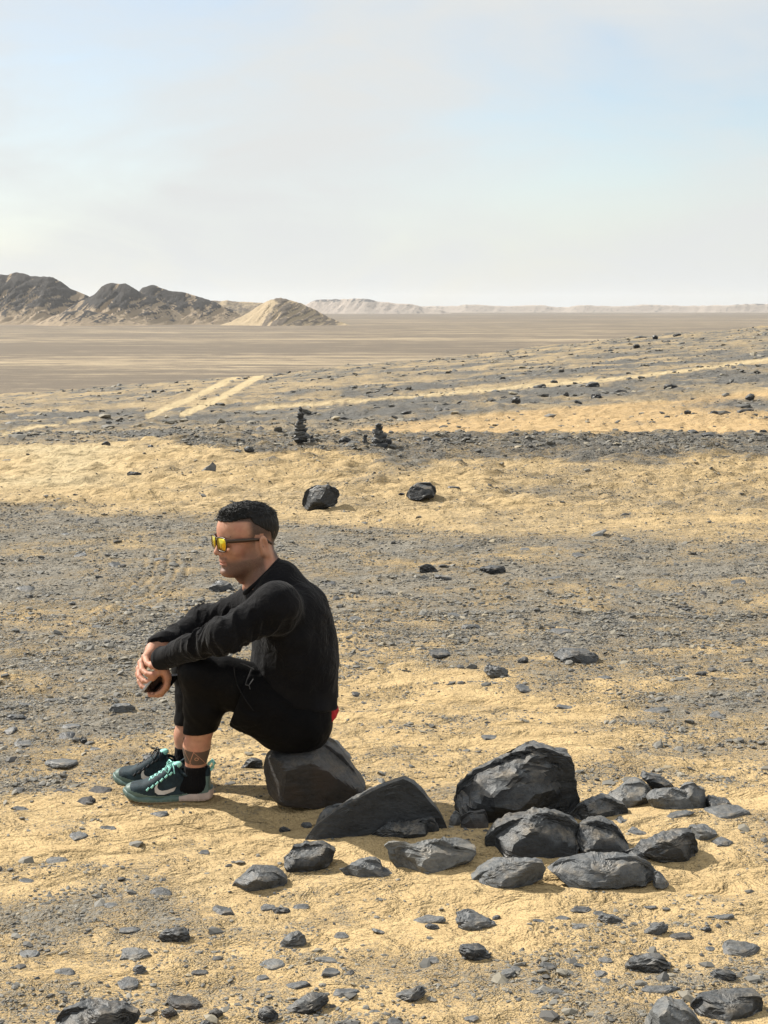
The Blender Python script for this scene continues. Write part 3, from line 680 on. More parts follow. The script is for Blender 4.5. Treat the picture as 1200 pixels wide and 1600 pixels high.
# isolated boulders on the sand bank
outline_rock([(472, 788), (474, 774), (482, 764), (496, 758), (512, 757), (524, 762), (531, 774), (528, 786), (510, 794), (480, 797)], .13, 'round-backed dark boulder on the sand bank below the taller cairn', M_slate, 41, 8, amp=.03, base_py=795)
outline_rock([(634, 774), (640, 762), (652, 755), (664, 754), (676, 758), (682, 768), (678, 777), (656, 783), (640, 780)], .12, 'faceted dark boulder on the sand bank right of the round-backed one', M_slate, 42, 8, amp=.03, base_py=781)
outline_rock([(313, 738), (322, 730), (332, 722), (338, 728), (337, 738), (322, 741)], .08, 'small bluish grey pointed rock on the sand bank above the man', M_slate_pale, 43, 6, 4, base_py=740)

S = [
 (517, 789, 26, 8, 'f', 'small pale slate at the right foot of the round-backed boulder'),
 (706, 762, 38, 10, 'f', 'flat bluish slate right of the faceted boulder on the sand bank'),
 (628, 776, 12, 5, 'b', 'small dark stone touching the left foot of the faceted boulder'),
 (210, 741, 24, 8, 'b', 'low dark rock alone on the open sand of the bank at left'),
 (9, 716, 20, 5, 'f', 'dark flat stone at the left edge on the sandy road'),
 (117, 771, 9, 5, 'b', 'tiny dark stone where the sandy road meets the gravel'),
 (670, 888, 32, 19, 'b', 'dark pointed rock on the gravel below the faceted boulder'),
 (693, 901, 34, 11, 'f', 'dark flat slate just in front of the pointed rock on the gravel'),
 (772, 889, 44, 13, 'b', 'low dark rock on the gravel right of the pointed rock'),
 (742, 886, 22, 7, 'f', 'thin flake on the gravel left of the low dark rock'),
 (866, 905, 40, 9, 'f', 'pale flat slate on the gravel right of the low dark rock'),
 (932, 834, 40, 9, 'f', 'pale flat slab at the upper edge of the gravel on the right'),
 (985, 843, 26, 6, 'f', 'dark flake right of the pale slab at the upper edge of the gravel'),
 (716, 855, 22, 6, 'f', 'dark flake on the gravel between the man and the pale slab'),
 (822, 857, 22, 6, 'f', 'dark sliver on the gravel left of the pale upper slab'),
 (906, 868, 24, 7, 'f', 'pair of dark flakes lying on the gravel below the pale upper slab'),
 (717, 958, 40, 9, 'f', 'thin dark slate on the gravel right of the man\'s back'),
 (737, 978, 38, 12, 'b', 'low dark stone just in front of the thin slate by the man\'s back'),
 (512, 910, 26, 6, 'f', 'flat dark slate level with the man\'s shoulder'),
 (345, 915, 46, 20, 'b', 'grey slab seen under the man\'s chin'),
 (880, 987, 46, 11, 'f', 'dark shadowed slate on the gravel above the broad slab'),
 (902, 1021, 74, 25, 'b', 'broad grey slab on the gravel at the right, sand drifted against it'),
 (818, 1031, 20, 14, 'b', 'small upright dark stone left of the broad grey slab'),
 (778, 1048, 44, 22, 'b', 'split grey rock on the sand left of the broad slab'),
 (738, 1040, 20, 11, 'b', 'small pale stone left of the split grey rock'),
 (824, 1077, 42, 12, 'f', 'thin tilted flake on the sand in front of the split rock'),
 (888, 1099, 42, 9, 'f', 'faint flat flake half buried right of the thin tilted flake'),
 (942, 1059, 36, 8, 'f', 'flat dark slate on the gravel right of the broad slab'),
 (1028, 1110, 44, 10, 'f', 'greyish flake where the sand meets the gravel at right'),
 (1122, 1120, 30, 12, 'f', 'light grey flake near the right edge where gravel meets sand'),
 (1096, 1052, 20, 8, 'b', 'small black stone on the gravel near the right edge'),
 (1166, 1034, 22, 8, 'b', 'dark stone on the gravel at the far right edge'),
 (768, 1152, 32, 11, 'f', 'small dark slate on the sand above the largest boulder'),
 (686, 1022, 40, 12, 'f', 'bluish flake on the sand between the man and the split rock'),
 (570, 1013, 24, 6, 'f', 'dark sliver on the sand close to the man\'s back'),
 (395, 1188, 38, 22, 'b', 'dark angular rock between the man\'s ankles and his boulder seat'),
 (92, 1188, 60, 18, 'f', 'wide flat slate on the gravel left of the shoes'),
 (36, 1158, 42, 11, 'f', 'dark flat slate above and left of the wide flat one'),
 (98, 1148, 32, 16, 'f', 'grey slate above the wide flat one left of the shoes'),
 (130, 1152, 13, 14, 'b', 'little upright dark stone left of the shoes'),
 (148, 1168, 26, 8, 'f', 'dark sliver between the little upright stone and the shoes'),
 (190, 1108, 46, 15, 'b', 'pale peaked rock below the hanging hands'),
 (24, 1115, 32, 12, 'b', 'dark-ended stone at the left edge above the flat slates'),
 (12, 1138, 26, 16, 'f', 'grey flat stone at the very left edge, level with the sock tops'),
 (82, 1090, 50, 9, 'f', 'thin dark slate at left level with the phone'),
 (40, 1098, 30, 9, 'f', 'grey flake left of the thin dark slate'),
 (110, 1132, 34, 10, 'f', 'pale flake above the little upright stone'),
 (233, 1182, 26, 11, 'f', 'flat grey stone behind the toes of the far shoe'),
 (188, 1207, 16, 12, 'b', 'small tilted stone left of the far shoe'),
 (152, 1235, 48, 15, 'f', 'flat brownish slate just in front of the shoe tips'),
 (98, 1234, 40, 7, 'f', 'thin tilted flake left of the flat brownish slate'),
 (131, 1252, 32, 18, 'f', 'rough flake below the flat brownish slate'),
 (245, 1273, 44, 12, 'f', 'dark flat stone in front of the near shoe'),
 (118, 1304, 44, 16, 'f', 'crumbly dark flake on the sand below the shoes at left'),
 (168, 1295, 36, 8, 'f', 'thin flake with a shaded edge below the near shoe\'s toe'),
 (320, 1333, 24, 10, 'f', 'small bluish slate on the sand above the flat dark wedge'),
 (446, 1287, 22, 11, 'b', 'small dark stone on the shaded sand left of the triangular slab'),
 (480, 1284, 20, 10, 'b', 'small sunlit stone at the upper left of the triangular slab'),
 (250, 1392, 40, 16, 'f', 'rough grey flake left of the flat dark wedge'),
 (198, 1447, 60, 13, 'f', 'flat slate touching the left side of the small dark block'),
 (275, 1454, 55, 29, 'b', 'small dark block on the gritty sand at lower left'),
 (277, 1433, 18, 7, 'f', 'dark sliver just behind the small dark block'),
 (204, 1486, 78, 22, 'f', 'long ridged slate below the small dark block'),
 (216, 1512, 28, 15, 'b', 'small rounded pebble-like stone at the tip of the square slate'),
 (196, 1531, 46, 30, 'f', 'square dark slate at lower left'),
 (100, 1521, 40, 13, 'f', 'flat dark slate left of the square one'),
 (57, 1534, 12, 6, 'b', 'tiny dark pebble far lower left'),
 (133, 1562, 18, 26, 'b', 'upright pale shard standing behind the big black stone'),
 (82, 1576, 26, 8, 'f', 'black sliver at the left end of the big black stone'),
 (286, 1558, 66, 34, 'f', 'big pale brown flat stone at the bottom left'),
 (264, 1580, 28, 16, 'b', 'crumbly stone just below the pale brown flat one'),
 (336, 1579, 30, 13, 'b', 'dark stone right of the pale brown flat one'),
 (318, 1592, 24, 14, 'b', 'dark stone on the bottom edge right of the crumbly one'),
 (310, 1515, 36, 12, 'f', 'dark arched flake above the pale brown flat stone'),
 (40, 1483, 52, 17, 'f', 'faint grey flat stone near the left edge, level with the ridged slate'),
 (172, 1415, 28, 10, 'f', 'faint greyish flake above the flat slate at lower left'),
 (348, 1415, 44, 18, 'f', 'patch-like dark flake below the flat dark wedge'),
 (418, 1411, 34, 13, 'f', 'grey flat stone left of the darker one below the wedge'),
 (439, 1417, 30, 11, 'b', 'dark stone in the middle of the row below the wedge'),
 (470, 1413, 34, 11, 'f', 'flat stone at the right end of the row below the wedge'),
 (460, 1466, 48, 25, 'b', 'bluish faceted rock in the lower middle, on a bare patch'),
 (533, 1461, 26, 15, 'f', 'small dark slate right of the bluish faceted rock'),
 (594, 1455, 28, 13, 'f', 'small pale pointed slate between the faceted rock and the arched slab'),
 (510, 1501, 40, 13, 'f', 'smooth pale flat slate below the bluish faceted rock'),
 (425, 1502, 46, 22, 'f', 'crumbling flat stone left of the smooth pale slate'),
 (408, 1521, 26, 12, 'f', 'small grey slate under the crumbling flat stone'),
 (517, 1520, 36, 16, 'f', 'tilted dark slate under the smooth pale one'),
 (459, 1535, 62, 15, 'f', 'long grey flake above the black block at the bottom'),
 (541, 1547, 56, 18, 'f', 'flat dark slate right of the long grey flake'),
 (480, 1563, 82, 24, 'b', 'long black block near the bottom, left of the middle'),
 (416, 1576, 38, 30, 'b', 'bluish grey stone left of the long black block'),
 (642, 1551, 62, 18, 'b', 'thin black block near the bottom middle'),
 (669, 1436, 62, 18, 'f', 'arched pale slab on the sand below the front slabs of the pile'),
 (675, 1452, 26, 9, 'b', 'small dark stone just below the arched pale slab'),
 (742, 1440, 72, 30, 'b', 'grey humped stone right of the arched pale slab'),
 (775, 1434, 16, 7, 'b', 'tiny dark stone at the right shoulder of the grey humped stone'),
 (740, 1490, 62, 26, 'b', 'rough dark stone below the grey humped one'),
 (793, 1520, 36, 16, 'f', 'faint flat stone right of the rough dark stone'),
 (676, 1502, 30, 14, 'f', 'small mottled flake left of the rough dark stone'),
 (617, 1593, 36, 16, 'f', 'crumbly slate on the bottom edge in the middle'),
 (735, 1590, 30, 12, 'f', 'low stone on the bottom edge right of the middle'),
 (588, 1577, 20, 7, 'f', 'dark flake between the long black block and the bottom edge'),
 (911, 1418, 42, 14, 'f', 'oval flat slate under the front right slab'),
 (876, 1433, 38, 11, 'f', 'dark-edged flake left of the oval flat slate'),
 (937, 1426, 22, 8, 'f', 'small dark flake at the right of the oval flat slate'),
 (956, 1437, 46, 18, 'b', 'peaked grey stone right of the oval flat slate'),
 (906, 1450, 30, 14, 'f', 'rough flake below the dark-edged flake'),
 (845, 1442, 34, 9, 'f', 'small pale-grey flake left of the rough flake'),
 (1015, 1421, 34, 5, 'f', 'thin dark sliver on the sand above the bluish jagged rock'),
 (1027, 1454, 48, 22, 'b', 'bluish jagged rock, left one of a touching pair at the lower right'),
 (1068, 1466, 48, 16, 'f', 'purplish flat slate, right one of the touching pair at the lower right'),
 (1104, 1454, 16, 9, 'b', 'little dark stone right of the touching pair'),
 (1128, 1440, 46, 9, 'f', 'thin smooth slate above the little dark stone at right'),
 (1158, 1482, 72, 26, 'f', 'large triangular flat stone near the right edge'),
 (1112, 1484, 22, 9, 'f', 'dark flake left of the large triangular flat stone'),
 (1016, 1505, 82, 31, 'b', 'largest grey humped stone at the lower right'),
 (1131, 1528, 44, 17, 'b', 'dark split stone with a pale top right of the largest humped stone'),
 (858, 1513, 30, 15, 'f', 'round flat slate at the lower right, left of two thin flakes'),
 (944, 1503, 44, 11, 'f', 'thin flake touching the left of the largest humped stone'),
 (939, 1520, 24, 14, 'f', 'small grey stone below the thin flake'),
 (908, 1513, 30, 7, 'f', 'thin flake between the round flat slate and the small grey stone'),
 (808, 1516, 22, 14, 'f', 'mottled flat stone left of the round flat slate'),
 (872, 1552, 34, 12, 'f', 'dark flake below the round flat slate'),
 (1030, 1550, 76, 14, 'f', 'row-like broken slate lying below the largest humped stone'),
 (838, 1552, 28, 10, 'f', 'small broken flake left of the dark flake at the bottom right'),
 (85, 1345, 46, 12, 'f', 'faint buried flake on the sand at left, above the gritty patch'),
 (30, 1262, 36, 10, 'f', 'small flat stone at the left edge level with the shoes'),
 (40, 1375, 30, 10, 'f', 'dark flake near the left edge on the gritty patch'),
 (350, 920, 20, 6, 'f', 'small sliver beside the grey slab under the chin'),
 (38, 921, 36, 6, 'f', 'thin dark sliver on the gravel at the far left'),
 (122, 868, 28, 6, 'f', 'thin slate in the gravel left of the sunglasses'),
 (104, 832, 30, 7, 'f', 'flat dark slate near the top of the gravel at left'),
 (180, 884, 28, 7, 'f', 'dark flake above the curved tyre marks'),
 (248, 874, 30, 7, 'f', 'dark flake at the top of the curved tyre marks'),
 (155, 904, 14, 5, 'b', 'tiny black stone left of the curved tyre marks'),
 (150, 976, 26, 6, 'f', 'thin pale slate below the curved tyre marks'),
 (112, 945, 12, 5, 'b', 'tiny dark stone below and left of the tyre marks'),
 (320, 836, 14, 5, 'f', 'dark sliver just in front of the sunglasses'),
 (124, 812, 14, 5, 'b', 'small dark stone on the gravel close to the sandy road'),
 (556, 965, 28, 7, 'f', 'small slate on the gravel next to the man\'s upper back'),
 (1060, 930, 26, 6, 'f', 'dark sliver on the gravel at right, level with the man\'s shoulder'),
 (1155, 912, 26, 6, 'f', 'dark sliver near the right edge, level with the man\'s chin'),
 (984, 915, 24, 6, 'f', 'small dark slate right of the pale flat slate on the gravel'),
 (1075, 950, 20, 7, 'b', 'little dark stone on the gravel at right, below a sliver'),
 (1110, 1420, 0, 0, '', ''),
 # rocks strewn on the slopes behind
 (540, 686, 22, 16, 'r', 'dark lump of rock on the crest between the two cairns'),
 (606, 690, 14, 12, 'r', 'stone leaning at the right foot of the shorter cairn'),
 (552, 694, 24, 6, 'f', 'flat stone in front of the dark lump between the cairns'),
 (667, 685, 17, 9, 'r', 'rounded stone on the crest right of the shorter cairn'),
 (697, 687, 15, 6, 'r', 'low stone on the crest, second to the right of the shorter cairn'),
 (376, 690, 14, 9, 'r', 'dark stone on the crest left of the taller cairn'),
 (388, 704, 17, 10, 'r', 'dark stone below the crest left of the taller cairn'),
 (424, 704, 12, 7, 'r', 'small stone at the left of the taller cairn\'s foot'),
 (369, 706, 12, 5, 'f', 'flat stone beside the dark stone below the crest'),
 (804, 679, 15, 8, 'r', 'dark rock on the yellow sand, left of three in a row'),
 (844, 680, 20, 5, 'r', 'low rock on the yellow sand, middle of three in a row'),
 (870, 679, 18, 6, 'r', 'flat-topped rock on the yellow sand, right of three in a row'),
 (1049, 683, 15, 6, 'r', 'dark rock at the near edge of the sand, leftmost by the right slope'),
 (1083, 676, 20, 8, 'r', 'pale-topped rock on the sand at right, left of a flatter one'),
 (1107, 681, 22, 7, 'r', 'flatter rock right of the pale-topped one on the sand'),
 (1143, 682, 12, 6, 'r', 'small rock on the sand right of the flatter rock'),
 (1173, 675, 18, 8, 'r', 'rock on the sand near the right edge'),
 (1194, 676, 14, 7, 'r', 'rock cut by the right edge on the sand'),
 (1118, 640, 18, 12, 'r', 'bluish rock at the tip of the dark stony spur at right'),
 (1172, 624, 16, 10, 'r', 'dark rock on top of the stony spur at right'),
 (1166, 642, 26, 8, 'r', 'low rock on the sandward edge of the stony spur'),
 (1075, 645, 12, 7, 'r', 'small rock left of the stony spur\'s tip'),
 (1043, 652, 10, 4, 'r', 'tiny rock on the sand left of the stony spur'),
 (926, 602, 26, 10, 'r', 'biggest dark rock on the rubble slope'),
 (932, 619, 20, 13, 'r', 'dark rock below the biggest one on the rubble slope'),
 (1050, 605, 24, 11, 'r', 'square dark rock right of the rubble slope'),
 (972, 606, 26, 7, 'r', 'long low rock between the biggest and the square dark rock'),
 (843, 604, 20, 7, 'r', 'long dark rock at the left of the rubble slope'),
 (806, 632, 15, 12, 'r', 'pale grey rock at the lower left of the rubble slope'),
 (884, 622, 10, 8, 'r', 'small dark rock in the middle of the rubble slope'),
 (904, 628, 18, 6, 'r', 'flat rock at the lower edge of the rubble slope'),
 (866, 597, 14, 6, 'r', 'rock near the top of the rubble slope'),
 (1137, 571, 10, 6, 'r', 'small dark rock beside the pale track at right'),
 (1179, 552, 12, 7, 'r', 'dark rock on the upper band of stones at right'),
 (994, 540, 11, 9, 'r', 'dark peaked rock near the brow of the slope'),
 (1024, 526, 9, 9, 'r', 'upright dark rock standing on the brow of the slope'),
 (1058, 525, 14, 5, 'r', 'low rock on the brow right of the upright one'),
 (954, 546, 12, 6, 'r', 'brown rock left of the peaked rock near the brow'),
 (1001, 529, 22, 4, 'r', 'long low rock on the brow left of the upright one'),
 (683, 576, 14, 5, 'r', 'brown rock on the slope above the middle'),
 (635, 648, 20, 5, 'r', 'dark flat rock at the left end of the row of stones in the sand'),
 (160, 608, 10, 5, 'r', 'dark rock on the far sand, left of the two wheel tracks'),
 (241, 610, 9, 6, 'r', 'dark rock just left of the two wheel tracks'),
 (294, 609, 8, 5, 'r', 'dark rock between the wheel tracks and the rock left of them'),
 (357, 655, 10, 7, 'r', 'dark upright rock on the grey strip left of the taller cairn'),
 (30, 678, 13, 8, 'r', 'dark rock beside the pale road at the left edge'),
 (129, 661, 9, 6, 'r', 'dark rock where the pale road fades out'),
 (170, 658, 10, 5, 'r', 'dark rock on the grey strip, left of two'),
 (183, 659, 8, 5, 'r', 'dark rock on the grey strip, right of two'),
 (235, 697, 9, 6, 'r', 'small dark rock at the left end of the crest'),
 (165, 692, 15, 10, 'r', 'grey rock at the left start of the stony crest'),
 (373, 590, 8, 3, 'r', 'dark rock by the top of the left wheel track'),
 (441, 584, 16, 3, 'r', 'long dark rock on the brow right of the wheel tracks'),
 (489, 594, 8, 5, 'r', 'dark rock on the slope right of the wheel tracks'),
]
for (px, py, w, h, k, lab) in S:
    if not k: continue
    far = py < 720
    if far:
        slab(px, py, w, h * (.9 if k != 'f' else 1), lab, k, mat=M_slate if h > 4 else M_flake, sub=3)
    else:
        tone = [M_flake, M_slate, M_flake][int(px + py) % 3]
        if any(x in lab for x in ('pale', 'light', 'faint', 'brownish', 'smooth')): tone = M_slate_pale
        if any(x in lab for x in ('black', 'dark')): tone = M_slate if k != 'f' else M_flake
        if 'brown' in lab or 'purplish' in lab: tone = M_slate_brown
        slab(px, py, w, h, lab, k, mat=tone)

# cairns: flat stones laid on one another
def cairn(px, base_py, stones, label, seed):
    g0 = G(px, base_py); Y = g0[1] + .06; s = scale_at(Y)
    e = bpy.data.objects.new('stone_cairn', None); C.objects.link(e)
    zc = float(zt(np.array([g0[0]]), np.array([Y]))[0])
    e.location = (g0[0], Y, zc); e['label'] = label; e['category'] = 'cairn'; 
    r = np.random.default_rng(seed); z = -0.01
    for (dx, w, h) in stones:
        V, Fq = ico(3)
        k = 6; angs = np.sort((np.arange(k) + r.uniform(-.3, .3, k)) * 2 * PI / k); rad = r.uniform(.75, 1.1, k)
        poly = np.stack([np.cos(angs) * rad, np.sin(angs) * rad], 1); poly[:, 0] /= np.abs(poly[:, 0]).max()
        th = np.arctan2(V[:, 1], V[:, 0]); cx = np.sqrt(V[:, 0] ** 2 + V[:, 1] ** 2) ** .45
        a, T = w / s / 2, h / s / 2
        v = np.stack([np.cos(th) * star(poly, th) * cx * a, np.sin(th) * star(poly, th) * cx * a * .8, np.sign(V[:, 2]) * np.abs(V[:, 2]) ** .7 * T], 1)
        v = facet(v, r, 6, .7, .95, None, 1); v = roughen(v, normals(v, Fq), .24 * T + .03 * a, a * .6, int(r.integers(1, 90)))
        ti = r.normal() * .05; v = v @ np.array(Matrix.Rotation(ti, 3, 'Y')).T
        me = mesh_from('stone', v, Fq, True); me.set_sharp_from_angle(angle=R(35))
        o = link('stone', me, M_slate if r.uniform() < .4 else M_flake, e); o.location = (dx / s, r.normal() * .01, z + T); z += 2 * T * .86
cairn(470, 697, [(0, 26, 7), (3, 30, 7), (-2, 25, 6), (1, 26, 6), (-1, 22, 6), (-2, 15, 6), (1, 16, 5), (-1, 12, 5), (0, 13, 5), (-1, 9, 4), (0, 7, 4), (-1, 5, 3)], 'taller cairn of many thin dark stones on the crest behind the man', 5)
cairn(487, 696, [(0, 10, 6), (1, 9, 5), (-1, 7, 4), (0, 5, 3)], 'knee-high little stack of stones against the right side of the taller cairn', 6)
cairn(570, 696, [(0, 9, 6), (0, 8, 5), (1, 7, 4)], 'tiny stack of stones just left of the shorter cairn', 7)
cairn(592, 700, [(0, 31, 11), (0, 28, 9), (2, 24, 8), (-1, 20, 7), (1, 16, 6), (0, 11, 6)], 'shorter stouter cairn on the crest right of the taller one', 8)

# ------------------------------------------------------------------ slate grit lying everywhere (nobody could count it)
chips = bpy.data.collections.new('chip_shapes')
for i in range(6):
    r = np.random.default_rng(100 + i); V, Fq = ico(1)
    v = V * np.array((1, r.uniform(.6, .9), r.uniform(.22, .5))) * r.uniform(.7, 1.25, (len(V), 1))
    v = facet(v, r, 3, .5, .8, None)
    me = mesh_from('chip', v, Fq, False); me.materials.append(M_chip)
    o = bpy.data.objects.new('chip', me); chips.objects.link(o)
def scatter(name, n, ylo, yhi, smin, smax, gain, seed, pw=1.0, half=.29, mat=None, flat=1.0):
    r = np.random.default_rng(seed)
    y = np.exp(r.uniform(math.log(ylo), math.log(yhi), n)) if pw == 0 else (r.uniform(ylo ** (1 + pw), yhi ** (1 + pw), n)) ** (1 / (1 + pw))
    x = r.uniform(-half, half, n) * y * 1.0
    clump = sstep(-.25, .45, n2(x, y, .45, .25, 61, 3) )
    lot = r.uniform(size=n); keep = lot < gain * .95 ** 1.6 * (.25 + .95 * clump); x, y, lot, clump = x[keep], y[keep], lot[keep], clump[keep]
    z = zbase(x, y)
    g, _, _ = cover(x, y, z)
    keep = lot < gain * (g ** 1.6) * (.25 + .95 * clump)
    x, y = x[keep], y[keep]; z = zt(x, y); k = len(x)
    sz = smin * (smax / smin) ** (r.uniform(size=k) ** 3.0)
    zs = z + sz * .06
    me = bpy.data.meshes.new(name); me.vertices.add(k); me.vertices.foreach_set('co', np.stack([x, y, zs], 1).astype(np.float32).ravel())
    fattr(me, 'sz', sz)
    vattr(me, 'rot', np.stack([r.normal(size=k) * .22, r.normal(size=k) * .22, r.uniform(0, 6.28, k)], 1))
    o = link(name, me, None); o['kind'] = 'stuff'
    ng = bpy.data.node_groups.new(name, 'GeometryNodeTree')
    ng.interface.new_socket('Geometry', in_out='INPUT', socket_type='NodeSocketGeometry'); ng.interface.new_socket('Geometry', in_out='OUTPUT', socket_type='NodeSocketGeometry')
    gi = ng.nodes.new('NodeGroupInput'); go = ng.nodes.new('NodeGroupOutput')
    ip = ng.nodes.new('GeometryNodeInstanceOnPoints'); ci = ng.nodes.new('GeometryNodeCollectionInfo')
    ci.inputs['Collection'].default_value = chips; ci.inputs['Separate Children'].default_value = True; ci.inputs['Reset Children'].default_value = True
    ip.inputs['Pick Instance'].default_value = True
    a1 = ng.nodes.new('GeometryNodeInputNamedAttribute'); a1.data_type = 'FLOAT'; a1.inputs['Name'].default_value = 'sz'
    a2 = ng.nodes.new('GeometryNodeInputNamedAttribute'); a2.data_type = 'FLOAT_VECTOR'; a2.inputs['Name'].default_value = 'rot'
    L(ng, gi.outputs[0], ip.inputs['Points']); L(ng, ci.outputs[0], ip.inputs['Instance'])
    L(ng, a1.outputs['Attribute'], ip.inputs['Scale']); L(ng, a2.outputs['Attribute'], ip.inputs['Rotation']); L(ng, ip.outputs[0], go.inputs[0])
    md = o.modifiers.new('scatter', 'NODES'); md.node_group = ng
    print(name, k)
    return o
scatter('gravel', 520000, 2.9, 8.0, .0025, .010, 1.0, 71, pw=1.0)
scatter('gravel', 300000, 7.0, 16.5, .006, .016, .65, 72, pw=1.0)
scatter('gravel', 26000, 2.9, 8.5, .009, .029, .80, 73, pw=1.0)
scatter('gravel', 26000, 6.0, 16.8, .012, .040, .30, 76, pw=1.0)
scatter('gravel', 45000, 15.0, 24.0, .015, .055, .9, 74, pw=1.0)
scatter('gravel', 60000, 18.0, 95.0, .03, .15, .42, 75, pw=0.6)
# ------------------------------------------------------------------ solid modelling on a grid (smoothly blended solids -> one skin)
def surface_net(Fv, org, h):
    ins = Fv < 0
    nx, ny, nz = Fv.shape
    c = np.zeros((nx - 1, ny - 1, nz - 1), np.uint8)
    offs = [(a, b, d) for a in (0, 1) for b in (0, 1) for d in (0, 1)]
    for a, b, d in offs: c += ins[a:nx - 1 + a, b:ny - 1 + b, d:nz - 1 + d]
    ci = np.argwhere((c > 0) & (c < 8))
    idx = np.full(c.shape, -1, np.int64); idx[ci[:, 0], ci[:, 1], ci[:, 2]] = np.arange(len(ci))
    vals = np.stack([Fv[ci[:, 0] + a, ci[:, 1] + b, ci[:, 2] + d] for a, b, d in offs], 1)
    acc = np.zeros((len(ci), 3)); cnt = np.zeros(len(ci))
    for i in range(8):
        for j in range(i + 1, 8):
            if sum(abs(offs[i][k] - offs[j][k]) for k in range(3)) != 1: continue
            a, b = vals[:, i], vals[:, j]; m = (a < 0) != (b < 0)
            t = np.where(m, a / np.where(m, a - b, 1), 0)
            p = np.array(offs[i])[None] + t[:, None] * (np.array(offs[j]) - np.array(offs[i]))[None]
            acc += p * m[:, None]; cnt += m
    V = org + (ci + acc / cnt[:, None]) * h
    quads = []
    for ax in range(3):
        s0 = [slice(None)] * 3; s1 = [slice(None)] * 3; s0[ax] = slice(0, -1); s1[ax] = slice(1, None)
        e = ins[tuple(s0)] != ins[tuple(s1)]
        u, v = [(1, 2), (2, 0), (0, 1)][ax]
        sl = [slice(None)] * 3; sl[u] = slice(1, -1); sl[v] = slice(1, -1); 
        m = np.zeros_like(e); m[tuple(sl)] = e[tuple(sl)]
        q = np.argwhere(m)
        if len(q) == 0: continue
        first = ins[q[:, 0], q[:, 1], q[:, 2]]
        def at(du, dv):
            k = q.copy(); k[:, u] -= du; k[:, v] -= dv; return idx[k[:, 0], k[:, 1], k[:, 2]]
        f = np.stack([at(1, 1), at(0, 1), at(0, 0), at(1, 0)], 1)
        f = np.where(first[:, None], f, f[:, ::-1])
        quads.append(f)
    Q = np.concatenate(quads); Q = Q[(Q >= 0).all(1)]
    return V, Q
def solid(fn, lo, hi, h, blk=6, margin=1.6):
    lo = np.array(lo, float); hi = np.array(hi, float)
    n = np.ceil((hi - lo) / (h * blk)).astype(int) + 1
    H_ = h * blk
    gx = [lo[k] + (np.arange(n[k]) + .5) * H_ for k in range(3)]
    P = np.stack(np.meshgrid(*gx, indexing='ij'), -1).reshape(-1, 3)
    d = fn(P).reshape(n)
    near = np.abs(d) < H_ * .87 * margin
    Fv = np.repeat(np.repeat(np.repeat(np.where(d < 0, -1.0, 1.0), blk, 0), blk, 1), blk, 2)
    bi = np.argwhere(near)
    loc = np.stack(np.meshgrid(*[np.arange(blk)] * 3, indexing='ij'), -1).reshape(-1, 3)
    I3 = (bi[:, None] * blk + loc[None]).reshape(-1, 3)
    for s in range(0, len(I3), 400000):
        k = I3[s:s + 400000]
        Fv[k[:, 0], k[:, 1], k[:, 2]] = fn(lo + (k + .5) * h)
    return surface_net(Fv, lo + .5 * h, h)
def smin(a, b, k):
    if np.isscalar(k) and k <= 0: return np.minimum(a, b)
    h = np.maximum(k - np.abs(a - b), 0) / k; return np.minimum(a, b) - h * h * k * .25
def smax(a, b, k): return -smin(-a, -b, k)
def cap(P, a, b, r1, r2):
    a = np.asarray(a, float); b = np.asarray(b, float); ba = b - a; pa = P - a
    t = np.clip(pa @ ba / (ba @ ba), 0, 1); return np.linalg.norm(pa - t[:, None] * ba, axis=1) - (r1 + (r2 - r1) * t)
def ell(P, c, r, M=None):
    q = P - np.asarray(c, float)
    if M is not None: q = q @ M
    r = np.asarray(r, float); k0 = np.linalg.norm(q / r, axis=1); k1 = np.linalg.norm(q / (r * r), axis=1)
    return k0 * (k0 - 1) / np.maximum(k1, 1e-9)
def uni(k, *ds):
    o = ds[0]
    for d in ds[1:]: o = smin(o, d, k)
    return o
def chain(P, pts, rs, k=0.006):
    o = None
    for i in range(len(pts) - 1):
        d = cap(P, pts[i], pts[i + 1], rs[i], rs[i + 1]); o = d if o is None else smin(o, d, k)
    return o
def rotz(a): return np.array(Matrix.Rotation(a, 3, 'Z'))
def rotx(a): return np.array(Matrix.Rotation(a, 3, 'X'))
def roty(a): return np.array(Matrix.Rotation(a, 3, 'Y'))
def tubes(paths, r, seg=6, taper=None):
    """several tubes as one mesh; taper = end radius share"""
    VV, FF = [], []; base = 0
    for pi, pts in enumerate(paths):
        pts = np.asarray(pts, float); n = len(pts)
        tan = np.gradient(pts, axis=0); tan /= np.maximum(np.linalg.norm(tan, axis=1), 1e-9)[:, None]
        up = np.array((.13, .21, .97)); 
        for i in range(n):
            a = np.cross(tan[i], up); a /= max(np.linalg.norm(a), 1e-9); bb = np.cross(tan[i], a)
            rr = (r[pi] if hasattr(r, '__len__') else r) * (1 if taper is None else 1 + (taper - 1) * i / (n - 1))
            for k in range(seg):
                th = 2 * PI * k / seg; VV.append(pts[i] + rr * (math.cos(th) * a + math.sin(th) * bb))
        for i in range(n - 1):
            for k in range(seg):
                k2 = (k + 1) % seg; FF.append((base + i * seg + k, base + i * seg + k2, base + (i + 1) * seg + k2, base + (i + 1) * seg + k))
        base += n * seg
    return np.array(VV), np.array(FF)

# ------------------------------------------------------------------ the seated man
gshoe = G(262, 1256)
Y0 = gshoe[1] + .045
GZ = gshoe[2]
